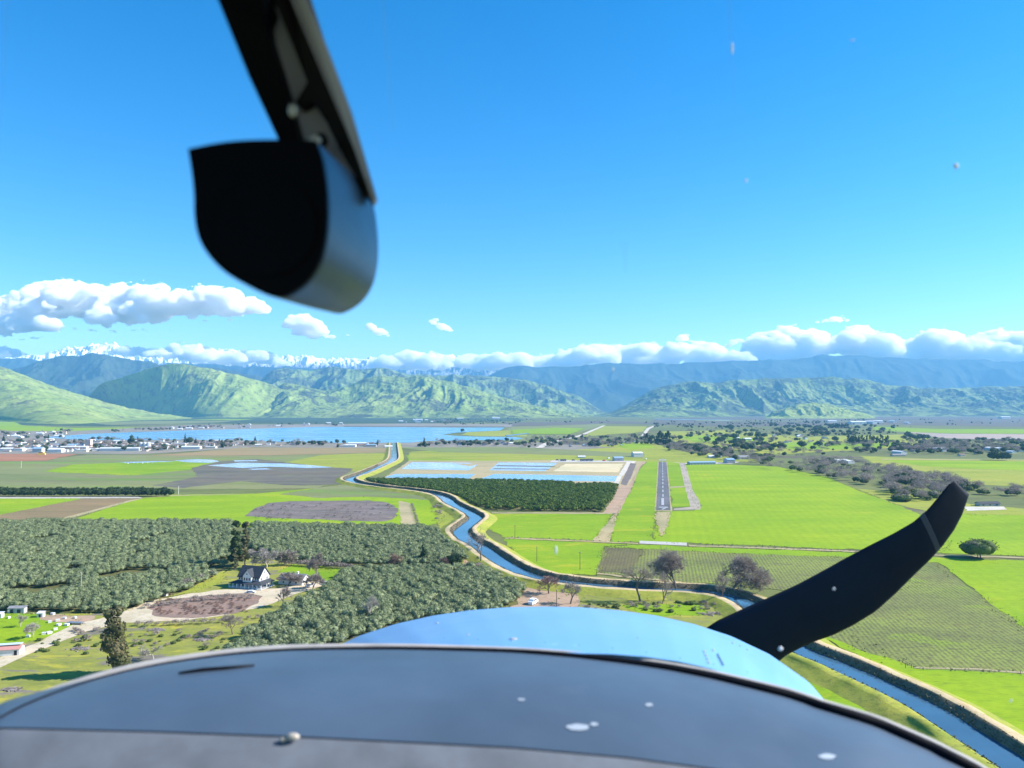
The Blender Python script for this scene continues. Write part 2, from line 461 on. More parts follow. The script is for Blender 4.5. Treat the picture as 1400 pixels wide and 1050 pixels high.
sheet('field', [(100, 635), (250, 630), (290, 633), (265, 642), (180, 650), (60, 645)], M_bright2, 3)
# --- wetland
sheet('field', [(262, 640), (300, 631), (350, 627.5), (440, 638), (485, 641), (462, 654), (482, 662), (400, 664), (330, 658), (250, 667), (205, 664), (270, 652)], M_mud, 3)
for q in ([(238, 629.5), (268, 627.8), (292, 628.5), (300, 631), (285, 633), (255, 632)], [(283, 636.5), (330, 632.5), (392, 634), (425, 636), (456, 639), (420, 640), (370, 638), (330, 640)],
          [(318, 629.6), (350, 629), (352, 630.4), (322, 631)], [(340, 641), (365, 640.2), (372, 641.6), (345, 642.4)], [(158, 632), (215, 630.4), (240, 631), (180, 633)]):
    sheet('water', q, M_pondpale, 4, .5)
# --- treatment ponds
sheet('embankment', [(520, 657), (545, 640), (560, 629.5), (700, 630), (885, 627), (872, 642), (862, 664), (845, 664), (700, 659)], M_levee, 5, .4)
struct_ponds = [('water', [(563, 632), (640, 632.8), (653, 635.5), (641, 643), (549, 641.3)], M_pondpale), ('water', [(541, 648.2), (650, 648.2), (640, 655), (524, 653)], M_pond),
                ('water', [(682, 632.3), (762, 633), (745, 644.3), (669, 643)], M_pondpale), ('water', [(676, 648), (848, 651), (843, 658.5), (653, 655.7)], M_pond)]
for a, b, c in struct_ponds: sheet(a, b, c, 6, .15)
sheet('field', [(680, 636), (760, 637.3), (757, 638.6), (677, 637.4)], M_mud, 7, .2)
sheet('field', [(676, 640.2), (752, 641.2), (750, 642.2), (673, 641.4)], M_mud, 7, .2)
sheet('field', [(618, 633.6), (648, 634.3), (651, 636), (640, 637.4), (628, 635)], M_levee, 7, .4)
sheet('field', [(773, 634.2), (853, 634.2), (846, 645.8), (755, 644.3)], M_cream, 6, .3)
sheet('path', [(845, 662), (850, 652), (872, 628), (860, 627), (838, 662)], M_gravel, 7, .2)
sheet('field', [(862, 633), (870, 634), (863, 652), (856, 664), (848, 662)], M_mulch, 7, .2)
sheet('pavement', [(757, 625.5), (850, 626), (866, 628), (864, 631.5), (752, 632)], M_concrete, 7, .2)
sheet('pavement', [(858, 622), (888, 617.5), (900, 622), (985, 622.5), (1018, 626.5), (1010, 632), (1000, 634), (938, 634), (880, 628.5), (870, 628)], M_concrete, 6, .2)
sheet('path', [(868, 650), (871, 640), (880, 629.5), (886, 629.5), (874, 640), (870, 652), (862, 672), (852, 690), (846, 702), (824, 702), (840, 680), (846, 664), (860, 664)], M_pink, 6, .4)
# --- airfield
sheet('field', [(886, 629), (902, 627), (902, 640), (898, 700), (893, 742), (834, 741), (843, 700), (862, 672), (872, 645)], M_bright2, 4)
sheet('field', [(912, 632), (930, 632), (937, 660), (950, 692), (920, 694), (914, 660)], M_bright2, 4)
sheet('field', [(936, 633), (1062, 638), (1130, 652), (1172, 670), (1225, 690), (1290, 716), (1300, 757), (1180, 752), (950, 743), (893, 742), (898, 700), (950, 698), (958, 692), (944, 668)], M_bright, 4)
sheet('field', [(895, 700), (918, 700), (914, 716), (905, 735), (900, 722), (896, 712)], M_levee, 5, .8)
rw0, rw1 = G(896.9, 697.8), G(916.8, 697.8)
rf0, rf1 = G(901.0, 624.5), G(910.6, 624.5)
def rwp(u, v): return (rw0.lerp(rw1, u)).lerp(rf0.lerp(rf1, u), v)
sheet('kerb', [rwp(-.09, -.008), rwp(1.09, -.008), rwp(1.09, .9), rwp(-.09, .9)], M_levee, 5, .25, world=True)
sheet('runway', [rwp(0, 0), rwp(1, 0), rwp(1, 1), rwp(0, 1)], M_asphalt, 6, 0, world=True)
def mark(u0, u1, v0, v1): sheet('road_marking', [rwp(u0, v0), rwp(u1, v0), rwp(u1, v1), rwp(u0, v1)], M_paint, 7, 0, world=True)
mk = MB()
def mq(pts): mk.add([(*rwp(u, v).xy, .5) for u, v in pts], [tuple(range(len(pts)))])
vn_ = 0.035
mq([(.15, .021), (.85, .021), (.80, .029), (.22, .029)]); mq([(.34, .006), (.46, .003), (.58, .008), (.76, .021), (.66, .021), (.46, .012)])
mq([(.36, .045), (.56, .045), (.56, .12), (.36, .12)])
for k in range(14):
    v0 = .135 + k * .058
    mq([(.44, v0), (.54, v0), (.54, v0 + .032), (.44, v0 + .032)])
for (u0, u1) in ((.02, .16), (.2, .36), (.6, .76), (.8, .96)):
    mq([(u0, .862), (u1, .862), (u1, .90), (u0, .90)])
mq([(.0, .845), (1, .845), (1, .852), (0, .852)])
o = mk.build('runway_marking_lines', M_paint); o['kind'] = 'structure'
sheet('taxiway_pavement', [(928.5, 632), (936.5, 632), (942, 652), (947, 670), (956, 684), (958, 697), (921, 697.5), (921, 695.5), (944, 693), (938, 672), (934, 655)], M_oldasphalt, 5, .3)
sheet('taxiway_pavement', [(914, 665.5), (937, 664.5), (938, 666.5), (914, 667.5)], M_levee, 6, .1)
sheet('field', [(840, 702), (844, 702), (834, 741), (811, 739)], M_levee, 5, .6)
sheet('field', [(672, 702), (838, 702.5), (815, 739), (690, 735), (668, 724), (664, 712)], M_bright2, 4)
sheet('field', [(688, 737), (870, 744.5), (850, 746), (828, 747), (818, 786), (770, 786), (724, 776), (704, 758)], M_bright2, 4)
sheet('path', [(874, 739.6), (939, 742.3), (939, 746.4), (874, 743.5)], M_white, 7, .1)
sheet('field', [(870, 744.5), (950, 748), (1200, 757), (1300, 764), (1290, 770), (1180, 764), (1020, 758), (828, 748.5)], M_bright2, 5)
sheet('field', [(828, 748.5), (1020, 757), (1150, 762), (1200, 768), (1260, 800), (1120, 830), (1075, 808), (1000, 800), (930, 797), (817, 783)], M_rowcrop, 5)
sheet('field', [(832, 750), (882, 751.5), (862, 785), (817, 782)], M_rowcrop2, 6)
sheet('field', [(1180, 764), (1272, 769), (1330, 808), (1460, 900), (1460, 925), (1250, 914), (1160, 882), (1118, 866), (1080, 830)], M_rowcrop, 6)
sheet('field', [(1278, 764), (1460, 768), (1460, 915), (1330, 806)], M_bright, 5)
sheet('field', [(1290, 702), (1460, 706), (1460, 762), (1290, 757), (1285, 720)], M_bright, 4)
sheet('field', [(1170, 668), (1260, 676), (1330, 690), (1460, 700), (1460, 708), (1290, 704), (1225, 690)], M_yellow, 3)
sheet('field', [(1110, 866), (1135, 858), (1250, 912), (1460, 922), (1460, 1060), (1310, 968), (1190, 905)], M_bright, 5)
sheet('field', [(1060, 880), (1110, 900), (1200, 945), (1400, 1100), (1100, 1100), (1000, 960)], M_bright2, 4)
sheet('field', [(780, 812), (960, 822), (1010, 836), (1040, 880), (960, 900), (700, 870), (740, 830)], M_weedy, 4)
sheet('field', [(850, 828), (960, 826), (970, 842), (880, 842)], M_bright2, 5)
sheet('field', [(724, 792), (790, 800), (790, 830), (700, 840), (690, 825), (708, 806)], M_pink, 5)
# --- left side
sheet('field', [(-60, 679.5), (190, 679.5), (196, 681.5), (-60, 682)], M_white, 4, .3)
sheet('field', [(-60, 681.5), (118, 682), (40, 700), (-60, 715)], M_bright, 3)
sheet('field', [(112, 682), (197, 681.5), (178, 684.5), (92, 709), (40, 716), (-60, 716), (-20, 708)], M_brown, 4)
sheet('field', [(196, 681.5), (236, 676.5), (350, 675), (430, 668), (480, 662), (520, 672), (600, 681), (615, 692), (605, 715), (560, 724), (380, 722), (80, 716), (180, 685)], M_bright, 3)
sheet('path', [(197, 681.5), (182, 685), (94, 709.5), (80, 712), (76, 711), (178, 684)], M_levee, 6, .2)
sheet('field', [(430, 668), (480, 661), (560, 672), (600, 681), (590, 684), (500, 679), (440, 681), (380, 676)], M_pale, 4)
sheet('field', [(334, 706), (350, 695), (368, 688), (400, 685.5), (500, 684.5), (530, 687), (545, 697), (542, 707), (528, 713), (500, 713.5), (420, 710), (380, 709)], M_mulch, 5)
sheet('path', [(545, 685), (560, 688), (572, 724), (552, 726), (547, 705)], M_levee, 5, .8)
sheet('field', [(590, 684), (612, 694), (625, 715), (640, 742), (650, 775), (630, 775), (618, 745), (600, 722), (596, 700)], M_yellow, 4)
OLIVE_L = [(-60, 716), (318, 716), (316, 776), (262, 806), (205, 826), (158, 838), (60, 838), (-60, 832)]
OLIVE_M = [(345, 718), (590, 724), (628, 742), (634, 772), (560, 776), (440, 774), (378, 764), (340, 752)]
OLIVE_R = [(478, 784), (560, 778), (634, 778), (722, 792), (705, 826), (640, 862), (540, 884), (460, 905), (300, 905), (332, 878), (392, 836), (432, 818)]
for q in (OLIVE_L, OLIVE_M, OLIVE_R): sheet('field', q, M_orch, 5)
CITRUS = [(500, 658), (560, 657), (700, 659), (845, 664), (836, 684), (824, 700), (672, 698), (640, 688), (590, 674), (540, 668)]
sheet('field', CITRUS, M_orch, 5)
sheet('field', [(634, 742), (650, 775), (700, 800), (690, 800), (634, 776)], M_pink, 6)
sheet('field', [(-60, 838), (60, 840), (158, 840), (210, 828), (262, 808), (318, 778), (330, 760), (440, 776), (470, 790), (430, 818), (392, 836), (332, 878), (300, 905), (160, 990), (-60, 1080)], M_weedy, 4)
sheet('field', [(-60, 838), (60, 841), (100, 846), (100, 862), (30, 880), (-60, 890)], M_bright2, 6)
sheet('field', [(50, 842), (130, 843), (128, 848), (110, 854), (70, 853), (55, 848)], M_pink, 7)
sheet('field', [(310, 778), (300, 800), (240, 815), (210, 826), (262, 806)], M_yellow, 6)
sheet('field', [(400, 772), (470, 778), (470, 792), (430, 800), (380, 782)], M_bright2, 6)
sheet('road', [(-60, 922), (40, 884), (100, 855), (160, 840), (200, 824), (260, 812), (310, 806), (380, 806), (420, 796), (440, 792), (446, 800), (415, 810), (380, 822), (330, 838), (250, 850), (170, 852), (110, 866), (-60, 940)], M_dirt, 7, .8)
sheet('field', [(198, 834), (220, 822), (280, 815), (340, 812), (360, 816), (352, 826), (320, 840), (260, 846), (215, 844)], M_vine, 8)

for q in ([(-60, 714.6), (318, 714.8), (318, 716.4), (-60, 716.6)], [(345, 716.6), (600, 722.4), (600, 724), (345, 718.2)], [(1205, 627.6), (1460, 629.2), (1460, 630), (1205, 628.4)], [(196, 681), (236, 677.5), (350, 675.5), (236, 678.6)],
          [(690, 735.5), (815, 740.2), (872, 743.2), (872, 744.4), (815, 741.6), (690, 737)], [(942, 745.5), (1200, 754.6), (1300, 759.5), (1460, 764), (1460, 766), (1300, 761.4), (1200, 756.4), (942, 747.2)],
          [(672, 701), (838, 701.5), (838, 703), (672, 702.6)], [(817, 783.5), (930, 796), (930, 798), (817, 786)], [(1250, 912), (1460, 921.5), (1460, 924), (1250, 914.4)]):
    sheet('path', q, M_levee, 9, .6)
sheet('road', [(732, 613), (745, 606), (790, 596), (824, 582), (828, 582), (795, 597), (752, 607), (742, 613)], M_gravel, 9, .2)
sheet('road', [(876, 597), (884, 586), (894, 582), (897, 582.4), (888, 587), (881, 597)], M_gravel, 9, .2)
sheet('water', [(690, 595.4), (722, 592.4), (724, 593.4), (694, 597)], M_pond, 9, .2)
sheet('water', [(895, 572.6), (1000, 574.2), (1000, 575.2), (895, 573.6)], M_pondpale, 9, .1)
sheet('field', [(700, 588), (760, 585), (800, 586), (780, 594), (700, 594)], M_bright2, 8)
sheet('field', [(950, 574.8), (1200, 576), (1200, 577), (950, 576)], M_pale, 8)

# ================================================================== the irrigation canal and its levees
def catmull(p, n=10):
    out = []
    for i in range(len(p) - 1):
        a, b, c, d = p[max(i - 1, 0)], p[i], p[i + 1], p[min(i + 2, len(p) - 1)]
        for k in range(n):
            t = k / n
            out.append(0.5 * ((2 * b) + (c - a) * t + (2 * a - 5 * b + 4 * c - d) * t * t + (3 * b - a - 3 * c + d) * t ** 3))
    out.append(p[-1]); return out
canal_px = [(538, 606), (538.5, 618), (537, 629), (520, 638), (497, 648), (478, 655), (486, 660.5), (520, 666.5), (560, 671), (590, 675.5), (607, 681), (618, 690), (640, 701), (650, 709), (640, 718), (630, 728), (640, 740), (657, 749), (676, 763), (700, 778), (730, 790), (780, 799), (860, 806), (930, 809), (985, 815), (1025, 829), (1050, 850), (1080, 884), (1150, 915), (1250, 962), (1325, 1008), (1420, 1070), (1600, 1190)]
cen = catmull([G(x, y, .3) for x, y in canal_px], 14)
M_bank = ground_mat('scrubby_canal_bank', (.14, .12, .08), (.20, .165, .105), (.08, .08, .05), big=9, small=1.6, patch=(6, (.14, .16, .05), .62), bump=1.0, fine=.6)
M_crest = ground_mat('levee_track_soil', (.50, .38, .22), (.56, .44, .27), (.36, .31, .13), big=14, small=1.6, bump=.2, fine=.6)
M_outer = ground_mat('levee_grass', (.25, .29, .04), (.34, .33, .06), (.17, .20, .045), big=12, small=2, bump=.5, fine=.7)
prof = [(-19, .1, 2), (-15.5, 1.4, 2), (-12.5, 2.5, 2), (-11.8, 2.75, 1), (-8.6, 2.8, 1), (-8.0, 2.6, 0), (-6.2, .9, 0), (-4.9, -.4, 0)]
pv, pf, pm = [], [], []
def tans(c, i): return (c[min(i + 1, len(c) - 1)] - c[max(i - 1, 0)]).normalized()
nv = 2 * len(prof)
allprof = prof + [(-a, b, c) for a, b, c in prof[::-1]]
cross_ok = []
for i, c in enumerate(cen):
    t = tans(cen, i); n = Vector((t.y, -t.x, 0))
    sc_ = 1.0
    for j, (o_, h_, m_) in enumerate(allprof):
        w = (vn2(np.array([c.x / 7 + j * 3.1]), np.array([c.y / 7]))[0] - .5)
        amp = (0.0 if m_ == 1 else .9)
        pv.append((c.x + n.x * (o_ * sc_ + w * amp), c.y + n.y * (o_ * sc_ + w * amp), h_ + (w * .5 if m_ else w * .5)))
for i in range(len(cen) - 1):
    for j in range(nv - 1):
        if j == len(prof) - 1: continue
        q = i * nv + j
        pf.append((q, q + nv, q + nv + 1, q + 1)); pm.append(max(allprof[j][2], allprof[j + 1][2]) if not (allprof[j][2] == 1 and allprof[j + 1][2] == 1) else 1)
        if {allprof[j][2], allprof[j + 1][2]} == {0, 1}: pm[-1] = 0
        c_, t_ = cen[i], tans(cen, i); off = allprof[j][0]; near = (c_.y - t_.x * off) < c_.y and c_.y < 320
        if near and pm[-1] == 1: pm[-1] = 2
        if near and pm[-1] == 0 and abs(off) > 6: pm[-1] = 2
lv = mesh_np('canal_embankment', pv, pf, [M_bank, M_crest, M_outer], midx=pm)
struct('canal_embankment', lv)
wv, wf = [], []
for i, c in enumerate(cen):
    t = tans(cen, i); n = Vector((t.y, -t.x, 0))
    wv += [(c + n * -5.6)[:], (c + n * 5.6)[:]]
    wv[-1] = (*wv[-1][:2], .55); wv[-2] = (*wv[-2][:2], .55)
    if i: wf.append((2 * i - 2, 2 * i - 1, 2 * i + 1, 2 * i))
struct('canal_water', mesh_np('canal_water', wv, wf, M_canal))

def path_dist(p):
    return min((p.x - c.x) ** 2 + (p.y - c.y) ** 2 for c in cen[::3]) ** .5

# ================================================================== hills and mountains
def hill_mat(name, a, b, scrub, th=.55, scale=260, fine=70, snow=None):
    m, nt, bs = nodes(name)
    v = coords(nt, (1, 1, 1))
    n1 = noise(nt, v, 1 / (scale * 3), 5, .6, .3)
    col = ramp(nt, n1, [(.35, a), (.62, b)])
    n2 = noise(nt, v, 1 / scale, 8, .66, .6)
    col = mix(nt, ramp(nt, n2, [(th, bw(0)), (th + .07, bw(.85))]), col, scrub)
    n3 = noise(nt, v, 1 / fine, 5, .75)
    col = mix(nt, ramp(nt, n3, [(.50, bw(0)), (.60, bw(.75))]), col, tuple(c * .7 for c in scrub))
    col = mix(nt, ramp(nt, noise(nt, v, 1 / (scale * .4), 4, .7), [(.54, bw(0)), (.66, bw(.6))]), col, tuple(min(1, c * 1.5) for c in b))
    if snow:
        g = N(nt, 'ShaderNodeNewGeometry'); sp = N(nt, 'ShaderNodeSeparateXYZ'); nt.links.new(g.outputs['Normal'], sp.inputs[0])
        s2 = N(nt, 'ShaderNodeSeparateXYZ'); nt.links.new(g.outputs['Position'], s2.inputs[0])
        mr = N(nt, 'ShaderNodeMapRange'); mr.inputs[1].default_value = snow[0]; mr.inputs[2].default_value = snow[1]
        ad = N(nt, 'ShaderNodeMath', operation='MULTIPLY_ADD'); nt.links.new(n2, ad.inputs[0]); ad.inputs[1].default_value = (snow[1] - snow[0]) * 1.6; nt.links.new(s2.outputs[2], ad.inputs[2])
        nt.links.new(ad.outputs[0], mr.inputs[0])
        col = mix(nt, mr.outputs[0], col, (.86, .88, .92))
    nt.links.new(col, bs.inputs['Base Color']); bs.inputs['Roughness'].default_value = .95; bs.inputs['Specular IOR Level'].default_value = .05
    return m
def hill_range(name, crest, Dc, D0, D1, mat, x0, x1, nu, nv_, gul=.3, gf=1.0, amp=.12, seed=0.0, p=1.25, nf=1.0, base_px=None, rough=1.0, relief=1.0):
    """a range whose crest line stands at distance Dc; crest: (photo x, photo y) of its skyline; foot at D0, back foot at D1"""
    cx = [c[0] for c in crest]; cy_ = [c[1] for c in crest]
    U = np.linspace(x0, x1, nu)
    az = (U - 700) / FPX
    sky_ = np.interp(U, cx, cy_)
    # smooth the polyline, then give it small irregular knobs
    k = max(3, int(nu * (11 if Dc > 20000 else 30) / (x1 - x0)) | 1); ker = np.hanning(k + 2)[1:-1]; ker /= ker.sum()
    sky_ = np.convolve(np.pad(sky_, k // 2, 'edge'), ker, 'valid')
    sky_ = sky_ - (fbm2(U / 14 + seed, U * 0 + seed, 4) - .5) * 4.5 * rough
    Hc = CAM_Z + (525 - sky_ + 33) / FPX * Dc * 1.0
    Hc = np.maximum(Hc, 0)
    vs = np.linspace(0, 1, nv_)
    Uu, V = np.meshgrid(az, vs)
    D0u = np.full(nu, D0, float) if base_px is None else np.array([G(700, y).y for y in np.interp(U, [b[0] for b in base_px], [b[1] for b in base_px])])
    kb = int(nu * .25) | 1; kr = np.hanning(kb + 2)[1:-1]; D0u = np.convolve(np.pad(D0u, kb // 2, 'edge'), kr / kr.sum(), 'valid')
    tc = .68
    Dist = np.where(V < tc, D0u + (Dc - D0u) * (V / tc), Dc + (D1 - Dc) * ((V - tc) / (1 - tc)))
    Xw = Uu * Dist
    L = (Dc - D0)
    s = np.where(V < tc, V / tc, 1 - (V - tc) / (1 - tc))
    Uw = (Xw / Dist * FPX + 700) + (fbm2(Xw / 900 + seed, Dist / 900, 4) - .5) * 110 * np.clip(1 - s, 0, 1) * (V < tc)
    HH = np.interp(Uw.ravel(), U, Hc).reshape(Uw.shape)
    # spurs and gullies running down the slope
    lam = L / 2.6 / gf
    warp = (fbm2(Xw / lam * .8 + seed, Dist / lam * .5 + seed, 3) - .5) * 1.0
    g = ridge2(Xw / lam + warp * 1.2 + seed, Dist / lam * .30 + seed * 2, 4, .55)
    w = np.sin(np.pi * np.clip(s, 0, 1)) ** .8
    s2 = np.clip(s + (g - .62) * gul * w * 2.0, 0, 1.0)
    s2 = s2 * (s > 0) * np.clip(s * 12, 0, 1)
    prof_ = s2 ** p * (1 - .12 * np.sin(np.pi * s2))
    Z = HH * prof_
    n = (ridge2(Xw / (lam * .45) * nf + seed * 3, Dist / (lam * .45) * nf, 6, .52) - .6)
    edge = np.clip(s * 4, 0, 1)
    crestw = 1 - .65 * np.exp(-((s - 1) / .10) ** 2)
    n3_ = ridge2(Xw / 190 + seed, Dist / 190, 5, .6) - .6
    Z = Z + n * amp * HH * edge * crestw + n3_ * 85 * edge * crestw * np.clip(s * 2, 0, 1) * relief
    # keep everything in front of the crest from rising above the skyline
    capz = CAM_Z + (HH - CAM_Z) * Dist / Dc
    Z = np.where(V < tc, np.minimum(Z, np.maximum(capz * 1.0 + 0 * Z, 0) + HH * .012 * (g - .5)), Z)
    Z = np.where((V <= 1e-6) | (V >= 1 - 1e-6), -30, Z)
    sidefade = np.clip(np.minimum((U - x0), (x1 - U)) / ((x1 - x0) * .14), 0, 1); sidefade = sidefade ** 2 * (3 - 2 * sidefade)
    Z = Z * np.tile(sidefade, (nv_, 1)) - 8 * (1 - np.tile(sidefade, (nv_, 1))) - 2
    vv = np.stack([Xw.ravel(), Dist.ravel(), Z.ravel()], 1)
    id_ = np.arange(Xw.size).reshape(Xw.shape)
    ff = np.stack([id_[:-1, :-1].ravel(), id_[:-1, 1:].ravel(), id_[1:, 1:].ravel(), id_[1:, :-1].ravel()], 1)
    return struct(name, mesh_np(name, vv, ff, mat, smooth=True))

GH = hill_mat('green_hill_grass', (.20, .275, .055), (.27, .32, .08), (.085, .085, .055), .57, 300, 60)
GH2 = hill_mat('oak_dotted_hill_grass', (.17, .24, .05), (.23, .28, .07), (.05, .058, .04), .52, 330, 60)
GH3 = hill_mat('brushy_hill_grass', (.14, .20, .055), (.20, .245, .075), (.045, .055, .04), .46, 420, 70)
BM = hill_mat('chaparral_mountain', (.035, .05, .03), (.06, .075, .045), (.03, .035, .025), .5, 700, 120)
BM2 = hill_mat('distant_forest_mountain', (.03, .045, .03), (.045, .06, .04), (.025, .03, .025), .5, 1500, 300)
SN = hill_mat('snowy_granite', (.16, .17, .20), (.24, .25, .28), (.10, .11, .14), .5, 900, 200, snow=(1900, 2250))

hill_range('hill', [(-200, 470), (-60, 484), (0, 501), (40, 515), (80, 531), (115, 540), (150, 552), (200, 562), (260, 569), (330, 575)], 7600, 5300, 9500, GH, -220, 300, 420, 170, .22, .8, .06, 1.3, relief=.35,
           base_px=[(-220, 575), (0, 576), (90, 582), (180, 575), (300, 573.5)])
hill_range('hill', [(95, 548), (130, 528), (165, 516), (200, 503), (240, 497), (270, 501), (300, 507), (325, 512), (355, 520), (390, 533), (430, 548), (470, 562)], 8800, 6900, 10500, GH, 85, 480, 520, 200, .36, .8, .08, 4.7, relief=.55,
           base_px=[(85, 568), (300, 571), (480, 570)])
hill_range('hill', [(330, 548), (355, 532), (372, 520), (400, 524), (440, 533), (475, 528), (500, 516), (520, 511), (545, 515), (570, 512), (600, 519), (640, 528), (680, 541), (720, 552), (760, 560), (820, 571)], 9200, 6600, 11500, GH2, 325, 850, 640, 200, .36, 1.3, .11, 9.1, relief=.7,
           base_px=[(325, 571), (600, 572), (850, 571)])
hill_range('mountain', [(-120, 508), (0, 507), (40, 497), (75, 486), (100, 484), (131, 481), (155, 486), (200, 492), (240, 499), (300, 502), (350, 512), (420, 530)], 13500, 10800, 15500, BM, -140, 440, 420, 130, .36, .9, .10, 2.2)
hill_range('mountain', [(300, 530), (340, 512), (385, 503), (420, 507), (455, 500), (480, 506), (520, 503), (560, 512), (600, 512), (640, 512), (690, 516), (730, 522), (790, 540), (840, 562)], 12200, 9600, 14500, GH3, 300, 860, 560, 150, .42, 1.5, .13, 6.6)
hill_range('hill', [(790, 569), (830, 556), (870, 541), (905, 528), (940, 521), (975, 523), (1000, 519), (1050, 517), (1125, 514), (1160, 517), (1190, 520), (1230, 528), (1290, 531), (1350, 529), (1420, 527), (1500, 530), (1600, 540)], 10600, 7300, 13500, GH3, 785, 1600, 900, 230, .34, 1.7, .13, 12.4, nf=1.3, relief=.9,
           base_px=[(785, 571), (1100, 569), (1600, 570)])
hill_range('hill', [(1040, 569), (1060, 562), (1080, 554), (1105, 550), (1130, 551), (1155, 558), (1180, 566), (1200, 569)], 7600, 7000, 8600, GH, 1035, 1205, 220, 80, .12, 1.0, .04, 3.9)
hill_range('mountain', [(560, 514), (600, 503), (640, 497), (700, 500), (760, 501), (800, 499), (840, 496), (880, 497), (930, 496), (980, 494), (1030, 491), (1080, 492), (1120, 485), (1170, 486), (1250, 490), (1330, 491), (1400, 494), (1500, 496), (1650, 502)], 17600, 13800, 18600, BM2, 560, 1660, 620, 120, .28, 1.2, .05, 7.7, relief=.5)
hill_range('mountain', [(-200, 499), (0, 489), (60, 490), (200, 497), (300, 497), (360, 500), (440, 503), (560, 506), (640, 504)], 18000, 15500, 18700, BM2, -200, 660, 400, 80, .35, 1.4, .08, 5.1)
hill_range('mountain', [(-200, 492), (0, 489), (60, 484), (92, 474), (108, 472), (125, 470), (140, 471), (158, 470), (172, 484), (205, 481), (225, 479), (240, 484), (300, 478), (318, 477), (345, 486), (365, 487), (380, 488), (400, 487), (420, 486), (445, 490), (470, 488), (495, 490), (510, 489), (522, 485), (545, 489), (590, 484), (620, 486), (660, 486), (720, 485), (800, 489)], 30000, 24500, 34000, SN, -200, 800, 900, 170, .16, 2.2, .24, 8.8, p=1.0, nf=2.4, relief=5.0)

# ================================================================== haze
hz = MB().box(0, 8500, 749, 40000, 21000, 1500).mesh('haze', None)
hz = bpy.data.meshes.new('haze'); 
_b = MB().box(0, 8900, 674, 44000, 20000, 1350); hz.from_pydata(_b.v, [], _b.f)
bm = bmesh.new(); bm.from_mesh(hz); bmesh.ops.recalc_face_normals(bm, faces=bm.faces); bm.to_mesh(hz); bm.free()
mh = bpy.data.materials.new('pale_blue_air'); mh.use_nodes = True; nt = mh.node_tree; nt.nodes.clear()
pvn = nt.nodes.new('ShaderNodeVolumePrincipled'); pvn.inputs['Color'].default_value = (.22, .59, 1.0, 1)
pvn.inputs['Density'].default_value = 4.3e-5; pvn.inputs['Anisotropy'].default_value = 0.1
ou = nt.nodes.new('ShaderNodeOutputMaterial'); nt.links.new(pvn.outputs[0], ou.inputs['Volume'])
mh.cycles.homogeneous_volume = True
hz.materials.append(mh)
o = link('haze', hz); o['kind'] = 'stuff'

